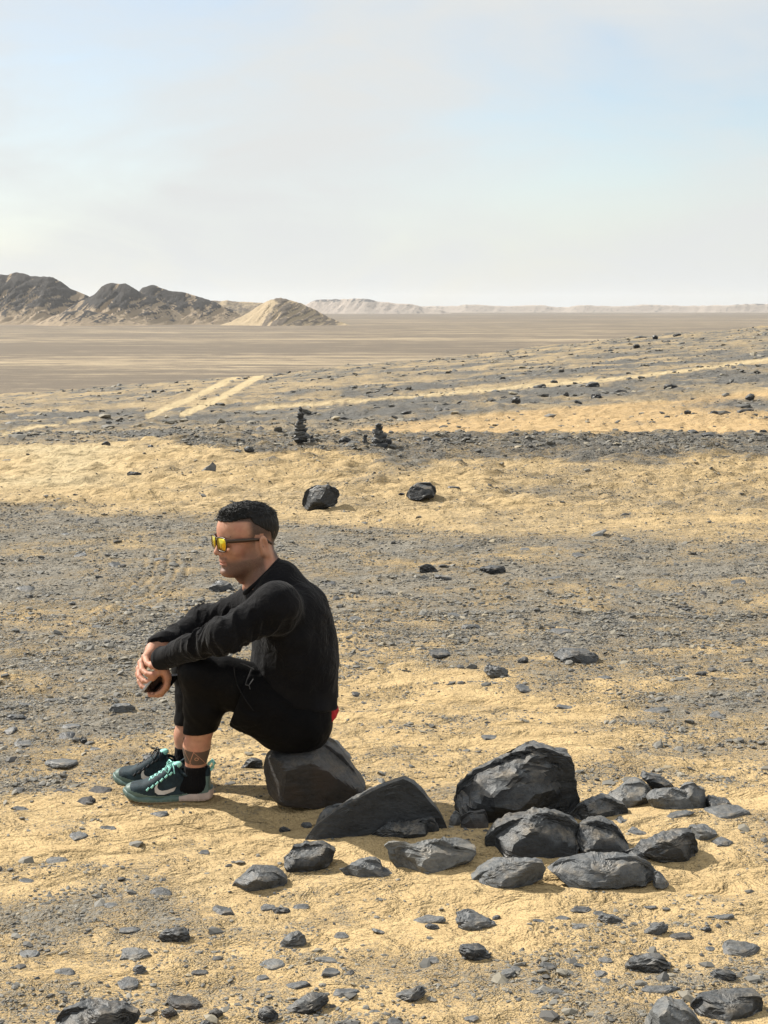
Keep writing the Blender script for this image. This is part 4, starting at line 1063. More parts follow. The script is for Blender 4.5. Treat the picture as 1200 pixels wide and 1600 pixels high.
# joints (photograph pixels + distance)
hd_c = W(387, 841, Y0 + .10)
YAW = R(28)
hF = np.array((-math.cos(YAW), -math.sin(YAW), -.03)); hF /= np.linalg.norm(hF)
hL = np.cross((0, 0, 1), hF); hL /= np.linalg.norm(hL)          # the side nearest the camera is hL > 0 or < 0
if hL[1] > 0: hL = -hL                                          # make +lateral the side towards the camera
hU = np.cross(hF, hL); hU = hU if hU[2] > 0 else -hU
HB = np.stack([hF, hL, hU], 1)                                   # columns: forward, lateral(near), up
def toH(P): return (P - hd_c) @ HB
def fromH(q): return hd_c + np.asarray(q) @ HB.T

sh_n = W(432, 948, Y0 - .13); sh_f = W(408, 940, Y0 + .24)
el_n = W(352, 992, Y0 - .20); el_f = W(318, 974, Y0 + .30)
wr_n = W(249, 1031, Y0 + .00); wr_f = W(240, 1014, Y0 + .16)
hip_n = W(468, 1118, Y0 - .02); hip_f = W(468, 1114, Y0 + .17)
kn_n = W(312, 1052, Y0 - .06); kn_f = W(300, 1046, Y0 + .24)
an_n = W(305, 1212, Y0 + .0); an_f = W(289, 1188, Y0 + .20)
pel = (hip_n + hip_f) / 2
chest = W(455, 975, Y0 + .055); belly = W(462, 1050, Y0 + .07); neckb = W(425, 915, Y0 + .08)

Pn = lambda a, b, d: W(a, b, Y0 + d)
# right hand (far) draped over the left wrist
RH = [  # finger chains: knuckle, middle joint, end joint, tip
    [Pn(227, 1027, .060), Pn(230, 1036, .015), Pn(237, 1041, -.010), Pn(243, 1043, -.020)],
    [Pn(221, 1036, .070), Pn(222, 1047, .025), Pn(230, 1053, .000), Pn(238, 1054, -.012)],
    [Pn(218, 1045, .085), Pn(218, 1057, .045), Pn(225, 1064, .022), Pn(233, 1065, .008)],
    [Pn(217, 1053, .105), Pn(218, 1065, .070), Pn(222, 1073, .052), Pn(228, 1076, .040)]]
RT = [Pn(235, 1026, .12), Pn(240, 1036, .11), Pn(248, 1044, .10), Pn(254, 1049, .085)]
# left hand hanging, holding the phone
LK = [Pn(262, 1056, .00), Pn(262, 1059, .024), Pn(260, 1061, .048), Pn(257, 1060, .070)]
LH = [
    [LK[0], Pn(261, 1070, .000), Pn(254, 1080, .010), Pn(245, 1084, .016)],
    [LK[1], Pn(261, 1074, .026), Pn(252, 1085, .030), Pn(240, 1086, .030)],
    [LK[2], Pn(258, 1075, .050), Pn(248, 1086, .050), Pn(234, 1086, .048)],
    [LK[3], Pn(254, 1072, .074), Pn(246, 1082, .070), Pn(233, 1083, .064)]]
LT = [Pn(252, 1043, .015), Pn(247, 1050, -.002), Pn(240, 1058, -.004), Pn(234, 1064, .004)]
def hand_fn(P, wrist, fings, thumb, pr=.0125):
    d = None
    palm = uni(.012, *[cap(P, wrist + (f[0] - wrist) * .12, f[0], .0165, pr) for f in fings])
    fr = [(.0105, .0092, .0084, .0074), (.0108, .0095, .0086, .0076), (.0104, .0092, .0083, .0073), (.0092, .0082, .0074, .0066)]
    fs = [chain(P, f, r_, .003) for f, r_ in zip(fings, fr)]
    th = chain(P, thumb, (.014, .0115, .0098, .0086), .005)
    fing = fs[0]
    for f in fs[1:]: fing = smin(fing, f, .0015)
    # knuckle bumps
    return smin(smin(palm, fing, .007), th, .010)

def head_fn(P):
    q = toH(P); s = q.copy(); s[:, 1] = np.abs(s[:, 1])
    d = ell(s, (-.006, 0, .034), (.101, .076, .081))
    d = smin(d, ell(s, (.045, 0, .030), (.050, .062, .052)), .03)           # forehead
    d = smin(d, ell(s, (.048, 0, -.045), (.047, .052, .066)), .03)          # face
    d = smin(d, cap(s, (-.010, .054, -.060), (.062, .018, -.100), .019, .019), .030)    # jaw line
    d = smin(d, cap(s, (-.014, .058, -.02), (-.010, .054, -.060), .022, .019), .03)
    d = smin(d, ell(s, (.081, 0, -.104), (.017, .022, .015)), .018)         # chin
    d = smin(d, ell(s, (.062, .041, -.028), (.022, .018, .018)), .022)      # cheekbone
    d = smin(d, cap(s, (.084, .008, .016), (.080, .040, .014), .009, .008), .012)       # brow
    d = smax(d, -ell(s, (.100, .034, -.006), (.017, .019, .013)), .012)     # eye socket
    d = smin(d, ell(s, (.078, .032, -.005), (.0125, .0135, .0125)), .003)   # eye
    d = smax(d, -cap(s, (.0935, .024, -.0055), (.0925, .040, -.0065), .0016, .0014), .002)
    nose = chain(q, [(.090, 0, .008), (.100, 0, -.014), (.1105, 0, -.035)], (.0075, .0080, .0098), .006)
    nose = smin(nose, ell(s, (.097, .0125, -.040), (.011, .0075, .0080)), .006)
    d = smin(d, nose, .010)
    d = smax(d, -ell(s, (.102, .0075, -.0465), (.005, .0032, .004)), .002)
    d = smin(d, ell(s, (.086, 0, -.058), (.013, .024, .012)), .008)         # upper lip area
    lips = smin(ell(s, (.0925, 0, -.0665), (.0075, .023, .0055)), ell(s, (.0910, 0, -.0765), (.0080, .020, .0062)), .0015)
    d = smin(d, lips, .004)
    d = smax(d, -cap(s, (.1000, 0, -.0715), (.088, .024, -.0725), .0014, .0012), .002)
    d = smax(d, -ell(s, (.096, 0, -.0885), (.007, .018, .005)), .008)
    # ears
    Me = rotx(0) @ roty(R(-12))
    e = s - np.array((-.020, .085, -.014)); Mz = rotz(R(24)); e = e @ Mz @ roty(R(12))
    ear = ell(e, (0, 0, 0), (.0195, .0085, .0335))
    ear = smax(ear, -ell(e, (.003, .0085, .004), (.0120, .0085, .0205)), .003)
    ear = smin(ear, cap(e, (.004, .004, -.012), (.004, .005, .002), .0028, .0022), .003)
    ear = smin(ear, ell(e, (.004, .000, -.027), (.010, .006, .009)), .006)
    d = smin(d, ear, .004)
    # neck
    nk = cap(q, (-.022, 0, -.035), fromH((0, 0, 0)) * 0 + (np.array(neckb) - hd_c) @ HB + np.array((0.0, 0, .0)), .055, .064)
    nk = smin(nk, cap(s, (-.035, .052, -.05), (.0, .028, -.170), .016, .014), .03)
    nk = smin(nk, ell(s, (.026, 0, -.125), (.018, .017, .024)), .03)
    return smin(d, nk, .028)
def gate(fn, P, c, r):
    dc = np.linalg.norm(P - np.asarray(c), axis=1); o = dc - r * .8; m = dc < r + .03
    if m.any(): o[m] = fn(P[m])
    return o
def body_fn(P, grow=0.0, arms=True, legs=True, head=True):
    d = cap(P, neckb, chest, .075, .115)
    d = uni(.06, d, ell(P, chest + (0, 0, 0), (.100, .160, .12)), cap(P, chest, belly, .100, .105), ell(P, pel + (.0, 0, .02), (.095, .150, .10)), cap(P, sh_n, sh_f, .055, .055))
    if legs:
        for hp, kn, an in ((hip_n, kn_n, an_n), (hip_f, kn_f, an_f)):
            d = smin(d, cap(P, hp, kn, .078, .056), .03)
            mid = kn + (an - kn) * .32 + np.array((.022, 0, 0))
            d = smin(d, chain(P, [kn, mid, kn + (an - kn) * .72, an + np.array((0, 0, -.02))], (.053, .054, .0375, .032), .03), .02)
            d = smin(d, cap(P, an + np.array((.005, 0, -.03)), an + np.array((-.13, -.005, -.055)), .032, .022), .03)
    if arms:
        for s_, e_, w_ in ((sh_n, el_n, wr_n), (sh_f, el_f, wr_f)):
            d = smin(d, cap(P, s_, e_, .044, .034), .03)
            d = smin(d, cap(P, e_, w_, .033, .025), .02)
        d = smin(d, gate(lambda Q: hand_fn(Q, wr_n, LH, LT), P, Pn(250, 1056, .02), .13), .012)
        d = smin(d, gate(lambda Q: hand_fn(Q, wr_f, RH, RT), P, Pn(230, 1040, .07), .13), .012)
    if head: d = smin(d, gate(head_fn, P, (hd_c + neckb) / 2 + (0, 0, .02), .22), .02)
    return d
allp = np.array([sh_n, sh_f, el_n, el_f, wr_n, wr_f, hip_n, hip_f, kn_n, kn_f, an_n, an_f, hd_c, Pn(214, 1085, 0)])
lo = allp.min(0) - (.10, .22, .13); hi = allp.max(0) + (.20, .22, .20)
lo[0] = min(lo[0], Pn(195, 1240, 0)[0])
Vb, Fb = solid(body_fn, lo, hi, .0027, 8, 1.3)
me = mesh_from('person', Vb, Fb)
q = toH(Vb); ql = np.abs(q[:, 1])
inhead = (q[:, 2] > -.19) & (Vb[:, 2] > neckb[2] - .05)
# beard stubble over jaw, chin and upper lip
stub = sstep(-.040, -.068, q[:, 2] - .25 * np.clip(.03 - q[:, 0], -.03, .05) * 1.0) * sstep(-.030, -.012, q[:, 0])
cheek = .75 * sstep(.026, .056, ql) * sstep(.000, -.050, q[:, 2]) * sstep(.070, .020, q[:, 0]) * sstep(-.018, .008, q[:, 0])
stub = np.maximum(stub * sstep(-.150, -.118, q[:, 2] - .6 * (q[:, 0] - .05)), cheek)
lipm = np.exp(-((q[:, 2] + .0715) / .0085) ** 2) * (q[:, 0] > .084) * sstep(.028, .018, ql)
moust = np.exp(-((q[:, 2] + .056) / .006) ** 2) * (q[:, 0] > .08) * sstep(.036, .026, ql)
stub = np.clip(np.maximum(stub * .95, moust * .8) * (1 - lipm), 0, 1) * inhead * sstep(-.19, -.14, q[:, 2])
# close-cropped sides of the head
hairline = .030 + np.clip(.045 - q[:, 0], 0, .2) * 0
side = sstep(.036, .006, q[:, 0]) * sstep(-.040, .030, q[:, 2] - .3 * np.clip(-.03 - q[:, 0], -.02, .1)) + sstep(-.050, -.072, q[:, 0]) * sstep(-.085, -.055, q[:, 2])
side = np.clip(side + sstep(.062, .070, q[:, 2]) , 0, 1) * inhead
earm = (ql > .074) & (q[:, 0] > -.048) & (q[:, 0] < .006) & (q[:, 2] < .022) & (q[:, 2] > -.05)
side = np.where(earm, 0, side)
fattr(me, 'stubble', stub); fattr(me, 'cropped', side); fattr(me, 'lip', lipm * inhead)
# tattoos: coordinates along and around the shins
ax = (an_n - kn_n); Ln = np.linalg.norm(ax); ax = ax / Ln; tn = ((Vb - kn_n) @ ax) / Ln; dn = np.linalg.norm((Vb - kn_n) - (tn * Ln)[:, None] * ax, axis=1)
angn = np.arctan2((Vb - kn_n)[:, 0] - (tn * Ln) * ax[0], -((Vb - kn_n)[:, 1] - (tn * Ln) * ax[1]))
wn = ((dn < .055) & (tn > .5)).astype(float)
ax2 = (an_f - kn_f); L2 = np.linalg.norm(ax2); ax2 = ax2 / L2; t2 = ((Vb - kn_f) @ ax2) / L2; d2 = np.linalg.norm((Vb - kn_f) - (t2 * L2)[:, None] * ax2, axis=1)
ang2 = np.arctan2((Vb - kn_f)[:, 0] - (t2 * L2) * ax2[0], -((Vb - kn_f)[:, 1] - (t2 * L2) * ax2[1]))
wf_ = ((d2 < .055) & (t2 > .5) & (wn < .5)).astype(float)
vattr(me, 'inkn', np.stack([angn * .04, tn * Ln, wn], 1)); vattr(me, 'inkf', np.stack([ang2 * .04, t2 * L2, wf_], 1))
skin, t, b = new_mat('skin')
P_ = N(t, 'ShaderNodeTexCoord').outputs['Object']
f = noise(t, P_, 60, 4); f2 = noise(t, P_, 18, 3)
c = mixc(t, mrange(t, f, .3, .7), (0.40, 0.200, 0.128), (0.50, 0.270, 0.180))
c = mixc(t, mrange(t, f2, .45, .7, 0, .45), c, (0.46, 0.165, 0.115))
c = mixc(t, mth(t, 'MULTIPLY', attr(t, 'lip'), .55), c, (0.42, 0.15, 0.12))
fs = noise(t, P_, 900, 2, .7)
st = mth(t, 'MULTIPLY', attr(t, 'stubble'), mrange(t, fs, .34, .60, .52, 1.0))
c = mixc(t, st, c, (0.072, 0.048, 0.038))
st = mth(t, 'MULTIPLY', attr(t, 'cropped'), mrange(t, fs, .30, .6, .70, .98))
c = mixc(t, st, c, (0.030, 0.024, 0.021))
def ink(name, t0, t1, c, a0, strength):
    sx = N(t, 'ShaderNodeSeparateXYZ'); L(t, attr(t, name, 'Vector'), sx.inputs[0])
    u, v, w = sx.outputs
    band = mth(t, 'MULTIPLY', mrange(t, v, t0, t0 + .002), mrange(t, v, t1, t1 - .002)); band = mth(t, 'MULTIPLY', band, w)
    du = mth(t, 'SUBTRACT', u, a0); dv = mth(t, 'SUBTRACT', v, (t0 + t1) / 2 + .001)
    rr = mth(t, 'SQRT', mth(t, 'ADD', mth(t, 'MULTIPLY', du, du), mth(t, 'MULTIPLY', dv, dv)))
    ring = mrange(t, mth(t, 'ABSOLUTE', mth(t, 'SUBTRACT', rr, .0055)), .0016, .0008)
    l1 = mrange(t, mth(t, 'ABSOLUTE', mth(t, 'SUBTRACT', mth(t, 'ADD', du, mth(t, 'MULTIPLY', dv, -.95)), .014)), .0015, .0007)
    l2 = mrange(t, mth(t, 'ABSOLUTE', mth(t, 'ADD', mth(t, 'ADD', du, mth(t, 'MULTIPLY', dv, .30)), .017)), .0015, .0007)
    l3 = mrange(t, mth(t, 'ABSOLUTE', mth(t, 'ADD', mth(t, 'ADD', du, mth(t, 'MULTIPLY', dv, -.5)), .030)), .0015, .0007)
    ln = mth(t, 'MAXIMUM', mth(t, 'MAXIMUM', ring, l1), mth(t, 'MAXIMUM', l2, l3))
    k = mth(t, 'MULTIPLY', band, mth(t, 'SUBTRACT', 1, mth(t, 'MULTIPLY', ln, .95)))
    return mixc(t, mth(t, 'MULTIPLY', k, strength), c, (0.055, 0.048, 0.042))
TN0 = (W(309, 1163, Y0)[2] - kn_n[2]) / (an_n[2] - kn_n[2]) * Ln; TN1 = (W(309, 1187, Y0)[2] - kn_n[2]) / (an_n[2] - kn_n[2]) * Ln
c = ink('inkn', TN0, TN1, c, .006, .88)
# scrolling line tattoo on the other shin
sx = N(t, 'ShaderNodeSeparateXYZ'); L(t, attr(t, 'inkf', 'Vector'), sx.inputs[0])
T0 = L2 * .62
best = None
for (cu, cv, r0) in ((.004, T0 + .010, .0065), (.010, T0 + .026, .008), (.002, T0 + .038, .006), (.014, T0 + .046, .007), (.018, T0 + .016, .005)):
    du = mth(t, 'SUBTRACT', sx.outputs[0], cu); dv = mth(t, 'SUBTRACT', sx.outputs[1], cv)
    rr = mth(t, 'SQRT', mth(t, 'ADD', mth(t, 'MULTIPLY', du, du), mth(t, 'MULTIPLY', dv, dv)))
    k = mrange(t, mth(t, 'ABSOLUTE', mth(t, 'SUBTRACT', rr, r0)), .0024, .0010); best = k if best is None else mth(t, 'MAXIMUM', best, k)
c = mixc(t, mth(t, 'MULTIPLY', mth(t, 'MULTIPLY', best, sx.outputs[2]), .75), c, (0.07, 0.065, 0.06))
L(t, c, b.inputs['Base Color']); b.inputs['Roughness'].default_value = .60; b.inputs['Specular IOR Level'].default_value = .35
b.inputs['Subsurface Weight'].default_value = .08; b.inputs['Subsurface Radius'].default_value = (.012, .005, .003); b.inputs['Subsurface Scale'].default_value = .6
q1 = bump(t, b, f, .25, .002); bump(t, b, noise(t, P_, 350, 2), .18, .0008, q1)
person = link('person', me, skin)
person['label'] = 'bearded man in black sitting on a boulder, looking left through yellow sunglasses'; person['category'] = 'person'

# ---- clothes
def fabric(name, col, bs=260, rough=.85, sheen=.25, fold=0.0):
    m, t, b = new_mat(name); P_ = N(t, 'ShaderNodeTexCoord').outputs['Object']
    f = noise(t, P_, 9, 4); w = noise(t, P_, bs, 2, .7)
    cc = mixc(t, mrange(t, f, .35, .7), tuple(x * .85 for x in col), tuple(x * 1.25 for x in col))
    cc = mixc(t, mrange(t, w, .3, .7), cc, mixc(t, 1.0, cc, (1.35, 1.35, 1.35), 'MULTIPLY'))
    L(t, cc, b.inputs['Base Color']); b.inputs['Roughness'].default_value = rough; b.inputs['Specular IOR Level'].default_value = .08
    b.inputs['Sheen Weight'].default_value = sheen; b.inputs['Sheen Roughness'].default_value = .4
    b1 = bump(t, b, w, .5, .0012)
    if fold: bump(t, b, noise(t, P_, 22, 4, .6, 1.2), fold, .012, b1)
    return m
M_sweat = fabric('black_sweatshirt', (0.0062, 0.0062, 0.0072), sheen=.08, fold=.7)
M_rib = fabric('black_rib', (0.0075, 0.0075, 0.0085), sheen=.06)
M_short = fabric('black_shorts', (0.0035, 0.0035, 0.004), sheen=.02, rough=.75, fold=.3)
M_tight = fabric('black_tights', (0.0035, 0.0035, 0.004), rough=.6, sheen=.02, fold=.15)
M_sock = fabric('black_sock', (0.006, 0.006, 0.007), sheen=.04)

def arm_folds(P, s_, e_, w_):
    """creases across a sleeve, deepest inside the elbow and near the cuff"""
    out = np.zeros(len(P))
    for a, b_, amp, wl, seed in ((s_, e_, .0125, .046, 81), (e_, w_, .0105, .038, 82)):
        ax_ = b_ - a; Lx = np.linalg.norm(ax_); ax_ = ax_ / Lx; u = (P - a) @ ax_
        d = np.linalg.norm((P - a) - u[:, None] * ax_, axis=1)
        nn = fbm3(P / .075, seed, 2)
        up = (P - a)[:, 2] - u * ax_[2]
        m = sstep(-.06, .02, u) * sstep(Lx + .06, Lx - .03, u) * (d < .13)
        e1 = np.cross(ax_, (0, 1.0, 0)); e1 /= np.linalg.norm(e1); e2 = np.cross(ax_, e1)
        Q = np.stack([(u + up * .35) / (wl * 1.25), (P - a) @ e1 / .13, (P - a) @ e2 / .10], 1)
        rg = np.abs(fbm3(Q, seed, 2, .45)) ** .75
        out += -amp * 1.9 * m * (rg - .35) * np.clip(.65 + 1.1 * fbm3(P / .11, seed + 4, 1), .05, 1.4) * -1
    return out
hem_n = W(500, 1118, Y0)[2]
def sweat_fn(P):
    d = cap(P, neckb + (.008, 0, -.02), chest, .078, .116)
    tor = uni(.045, d, ell(P, W(460, 990, Y0 + .055), (.122, .195, .145)), cap(P, chest + (.0, 0, 0), belly + (.0, 0, .0), .116, .128),
              cap(P, belly + (.0, -.06, 0), pel + (.012, -.07, .03), .125, .118), cap(P, belly + (.0, .05, 0), pel + (.012, .06, .03), .125, .118),
              cap(P, sh_n, sh_f, .066, .066), ell(P, W(462, 950, Y0 + .06), (.088, .15, .092)), ell(P, W(437, 909, Y0 + .085), (.074, .100, .072)), ell(P, W(474, 1030, Y0 + .06), (.108, .175, .155)), ell(P, W(438, 1040, Y0 + .055), (.094, .150, .110)))
    nr_ = np.abs(tor) < .03; Q = P[nr_]
    if len(Q): tor[nr_] += .007 * fbm3(Q / .10, 91, 2, .5) + .006 * np.abs(fbm3(Q * np.array((1, .6, .35)) / .055, 93, 2)) * sstep(.0, .15, chest[2] - Q[:, 2] + .05)
    # blouse over the waistband: roll above the rib hem
    d = tor
    for s_, e_, w_, r0 in ((sh_n, el_n, wr_n, .066), (sh_f, el_f, wr_f, .060)):
        a = cap(P, s_, e_, r0, .054); f_ = cap(P, e_, w_ + (w_ - e_) * .05, .053, .036)
        a = smin(a, f_, .03)
        nr_ = np.abs(a) < .030
        if nr_.any(): a[nr_] += arm_folds(P[nr_], s_, e_, w_)
        d = smin(d, a, .055)
    # cut the cuffs, the hem and the neck opening
    for e_, w_ in ((el_n, wr_n), (el_f, wr_f)):
        ax_ = (w_ - e_) / np.linalg.norm(w_ - e_); u = (P - w_) @ ax_
        near = np.linalg.norm(P - w_, axis=1) < .16
        d = np.where(near, smax(d, u - .004, .006), d)
    cutn = np.array((.42, 0, .91)); 
    hz_ = (P - W(522, 1107, Y0)) @ np.array((-.22, 0, -.97))
    d = smax(d, hz_, .012)
    nax = (neckb - hd_c); nax = nax / np.linalg.norm(nax)
    nc_ = W(409, 897, Y0 + .085)
    pl = -((P - nc_) @ NAXIS)
    d = np.where(np.linalg.norm(P - nc_, axis=1) < .17, smax(d, -pl, .01), d)
    return d
# plane of the collar: seen edge-on from (378, 925) at the throat to (434, 873) at the nape
ca, cb_ = W(381, 925, Y0 + .085), W(434, 874, Y0 + .085)
cdir = (cb_ - ca) / np.linalg.norm(cb_ - ca)
NAXIS = np.cross(cdir, np.array((0, 1.0, 0))); NAXIS = NAXIS if NAXIS[2] > 0 else -NAXIS
lo_s = allp[:8].min(0) - (.10, .14, .10); hi_s = allp[:8].max(0) + (.24, .14, .12)
lo_s[2] = hem_n - .06
Vs, Fs = solid(sweat_fn, lo_s, hi_s, .0037, 6, 1.5)
def split_faces(V, Fq, lab):
    out = {}
    cen = V[Fq].mean(1); l = lab(cen)
    for k in np.unique(l):
        f = Fq[l == k]; used, inv = np.unique(f, return_inverse=True); out[int(k)] = (V[used], inv.reshape(-1, 4))
    return out
def cuff_lab(cn):
    l = np.zeros(len(cn), int)
    for k, (e_, w_) in enumerate(((el_n, wr_n), (el_f, wr_f))):
        ax_ = (w_ - e_) / np.linalg.norm(w_ - e_); u = (cn - w_) @ ax_
        l[(u > -.050) & (np.linalg.norm(cn - w_, axis=1) < .09)] = k + 1
    hzz = (cn - W(522, 1107, Y0)) @ np.array((-.22, 0, -.97)); l[(hzz > -.060) & (cn[:, 0] > W(395, 1100, Y0)[0])] = 3
    return l
parts = split_faces(Vs, Fs, cuff_lab)
sweat = link('sweatshirt', mesh_from('sweatshirt', *parts[0]), M_sweat, person)
for k, nm in ((1, 'cuff'), (2, 'cuff'), (3, 'hem')):
    if k in parts: link(nm, mesh_from(nm, *parts[k]), M_rib, sweat)
# collar rib: a closed ring round the neck in the collar plane
cc = (ca + cb_) / 2; half = np.linalg.norm(cb_ - ca) / 2
ring = []
for i in range(41):
    th = 2 * PI * i / 40
    ring.append(cc + cdir * math.cos(th) * (half - .001) + np.array((0, 1, 0)) * math.sin(th) * .070 - NAXIS * .004)
Vc, Fc = tubes([ring], .0085, 8)
link('collar', mesh_from('collar', Vc, Fc), M_rib, sweat)
# small pale brand mark near the near cuff
def near_surface(V, p):
    i = np.argmin(np.linalg.norm(V[:, [0, 2]] - p[[0, 2]], axis=1) + .2 * (V[:, 1] - V[:, 1].min())); return V[i]

# leggings, shorts, socks
def tight_fn(P):
    d = None
    for hp, kn, an in ((hip_n, kn_n, an_n), (hip_f, kn_f, an_f)):
        mid = kn + (an - kn) * .30 + np.array((.020, 0, 0))
        a = uni(.03, cap(P, hp, kn, .084, .065), chain(P, [kn, mid, kn + (an - kn) * .74], (.060, .062, .050), .03))
        a = a + .0025 * fbm3(P / .04, 97, 2)
        cutz = W(312, 1139, Y0)[2] if hp is hip_n else W(285, 1130, Y0 + .2)[2]
        a = smax(a, cutz - P[:, 2] + (.10 * (P[:, 0] - kn[0])), .004)
        d = a if d is None else np.minimum(d, a)
    return smin(d, cap(P, W(350, 1054, Y0 - .05), W(432, 1080, Y0 - .03), .060, .074), .03)
lo_t = np.array([kn_n, kn_f, hip_n, hip_f]).min(0) - (.09, .10, .26); hi_t = np.array([kn_n, kn_f, hip_n, hip_f]).max(0) + (.12, .12, .12)
Vt, Ft = solid(tight_fn, lo_t, hi_t, .004, 8, 1.6)
link('leggings', mesh_from('leggings', Vt, Ft), M_tight, person)
def short_fn(P):
    d = uni(.05, ell(P, pel + (.0, 0, .0), (.104, .172, .105)), ell(P, W(462, 1137, Y0 + .07), (.110, .160, .078)), cap(P, W(440, 1130, Y0 - .02), W(466, 1130, Y0 - .02), .084, .086))
    for hp, kn in ((hip_n, kn_n), (hip_f, kn_f)):
        e_ = hp + (kn - hp) * .60
        a = cap(P, hp, e_, .098, .099)
        drop = cap(P, hp + (-.02, 0, -.02), W(390, 1108, e_[1]), .088, .078)
        a = smin(a, drop, .05)
        ax_ = (kn - hp) / np.linalg.norm(kn - hp)
        nrm = np.array((-.93, 0, .36)); 
        a = a + .006 * fbm3(P / .07, 99, 3) + .004 * np.abs(fbm3(P * np.array((.5, 1, 1)) / .035, 98, 2))
        a = smax(a, (P - W(378, 1080, hp[1])) @ nrm, .006)
        d = smin(d, a, .03)
    d = smax(d, -(P[:, 2] - W(450, 1172, Y0)[2]), .03)
    return d
lo_p = np.array([kn_n, kn_f, hip_n, hip_f]).min(0) - (.0, .14, .12); hi_p = np.array([hip_n, hip_f]).max(0) + (.20, .16, .17)
Vp, Fp = solid(short_fn, lo_p, hi_p, .004, 8, 1.7)
shorts = link('shorts', mesh_from('shorts', Vp, Fp), M_short, person)
piping_m = simple('grey_piping', (0.012, 0.012, 0.013), .8, .1)
cord_m = simple('cord_grey', (0.05, 0.05, 0.053), .7, .2)
# piping along the hem and the drawcords, laid on the surface facing the camera
def lay(V, pts, off=.002):
    out = []
    for (a, b_) in pts:
        p0 = W(a, b_, Y0 - .4); p1 = W(a, b_, Y0 + .4); dd = (p1 - p0) / np.linalg.norm(p1 - p0)
        u = (V - p0) @ dd; r_ = np.linalg.norm((V - p0) - u[:, None] * dd, axis=1)
        m = r_ < .012
        if not m.any(): m = r_ < r_.min() + .01
        k = u[m].min(); out.append(p0 + dd * (k - off))
    return np.array(out)
allcloth = np.concatenate([Vp, Vt, Vs])
pp = lay(allcloth, [(366, 1042), (367, 1056), (371, 1070), (378, 1084), (386, 1097), (396, 1110)], .001)
link('piping', mesh_from('piping', *tubes([pp], .0022, 6)), piping_m, shorts)
pc = [lay(allcloth, [(376, 1036), (386, 1040), (397, 1046)], .004), lay(allcloth, [(383, 1070), (389, 1071), (394, 1064), (396, 1061)], .004), lay(allcloth, [(389, 1071), (391, 1077)], .004)]
link('drawcord', mesh_from('drawcord', *tubes(pc, .0017, 6)), cord_m, shorts)
# hem of the red undershirt between sweatshirt and shorts
def red_fn(P):
    d = uni(.03, ell(P, pel + (.015, 0, .004), (.113, .165, .092)), ell(P, W(484, 1116, Y0 + .06), (.082, .150, .045)))
    d = d + .004 * fbm3(P / .03, 66, 2)
    d = smax(d, W(500, 1130, Y0)[2] - P[:, 2] - .35 * (P[:, 0] - W(505, 1120, Y0)[0]) * -1, .004)
    return smax(d, W(497, 1112, Y0)[0] - P[:, 0], .01)
Vr, Fr = solid(red_fn, pel - (.05, .22, .1), pel + (.22, .22, .18), .004, 6, 1.7)
link('undershirt', mesh_from('undershirt', Vr, Fr), simple('red_cotton', (0.42, 0.012, 0.018), .8, .2, bumpscale=300), person)
for an, kn, ztop, YY in ((an_n, kn_n, 1194, Y0), (an_f, kn_f, 1167, Y0 + .2)):
    zt_ = W(300, ztop, YY)[2]
    def sock_fn(P, an=an, kn=kn, zt_=zt_):
        d = chain(P, [kn + (an - kn) * .72, an + np.array((0, 0, -.02))], (.0400, .0365), .02)
        d = smin(d, cap(P, an + np.array((.005, 0, -.03)), an + np.array((-.12, -.005, -.05)), .037, .028), .03)
        d = d + .0012 * np.sin(np.arctan2(P[:, 1] - an[1], P[:, 0] - an[0]) * 34)
        return smax(d, (P[:, 2] - zt_) - .25 * (P[:, 0] - an[0]) * -1 * 0, .003)
    Vk, Fk = solid(sock_fn, an - (.19, .07, .12), an + (.08, .07, .12), .003, 6, 1.7)
    link('sock', mesh_from('sock', Vk, Fk), M_sock, person)

# ---- hair: longer dark top over cropped sides
M_hair, t, b = new_mat('dark_hair')
P_ = N(t, 'ShaderNodeTexCoord').outputs['Object']
mpn = N(t, 'ShaderNodeMapping'); mpn.inputs['Scale'].default_value = (1, 1, .35); mpn.inputs['Rotation'].default_value = (.3, .9, 0); L(t, P_, mpn.inputs['Vector'])
f = noise(t, mpn.outputs[0], 160, 3, .7, .6)
L(t, mixc(t, mrange(t, f, .35, .7), (0.003, 0.0028, 0.0027), (0.012, 0.011, 0.010)), b.inputs['Base Color']); b.inputs['Roughness'].default_value = .5; b.inputs['Specular IOR Level'].default_value = .25
bump(t, b, f, .8, .004)
def hair_fn(P):
    q = toH(P); s = q.copy(); s[:, 1] = np.abs(s[:, 1])
    th_ = .0008 + .0052 * sstep(.03, .10, q[:, 2])
    d = ell(s, (-.006, 0, .034), (.101, .076, .081)) - th_
    d = smin(d, ell(s, (.045, 0, .034), (.050, .060, .055)) - .006, .02)
    d = smin(d, ell(s, (.030, 0, .095), (.058, .046, .0185)), .02)              # quiff brushed forward
    strand = fbm3(np.stack([q[:, 0] * 30, q[:, 1] * 150, q[:, 2] * 60], 1), 44, 3, .6)
    strand2 = fbm3(np.stack([q[:, 0] * 140, q[:, 1] * 160, q[:, 2] * 28], 1), 46, 2, .6)
    d = d - .0035 * strand * sstep(.05, .1, q[:, 2]) - .0014 * strand2
    # hairline: forehead edge, temple notch, behind the ear down to the nape
    zl = np.interp(q[:, 0], [-.12, -.09, -.066, -.055, -.03, -.01, .008, .016, .04, .07, .09], [-.030, -.035, -.015, .022, .034, .048, .060, .078, .075, .067, .066])
    zl = zl + .003 * fbm3(P / .006, 47, 1)
    d = smax(d, zl - q[:, 2], .003)
    return smax(d, .0 - d - 9, .001)
c0 = hd_c
Vh, Fh = solid(hair_fn, c0 - (.16, .13, .07), c0 + (.16, .13, .16), .0022, 8, 1.8)
hair = link('hair', mesh_from('hair', Vh, Fh), M_hair, person)
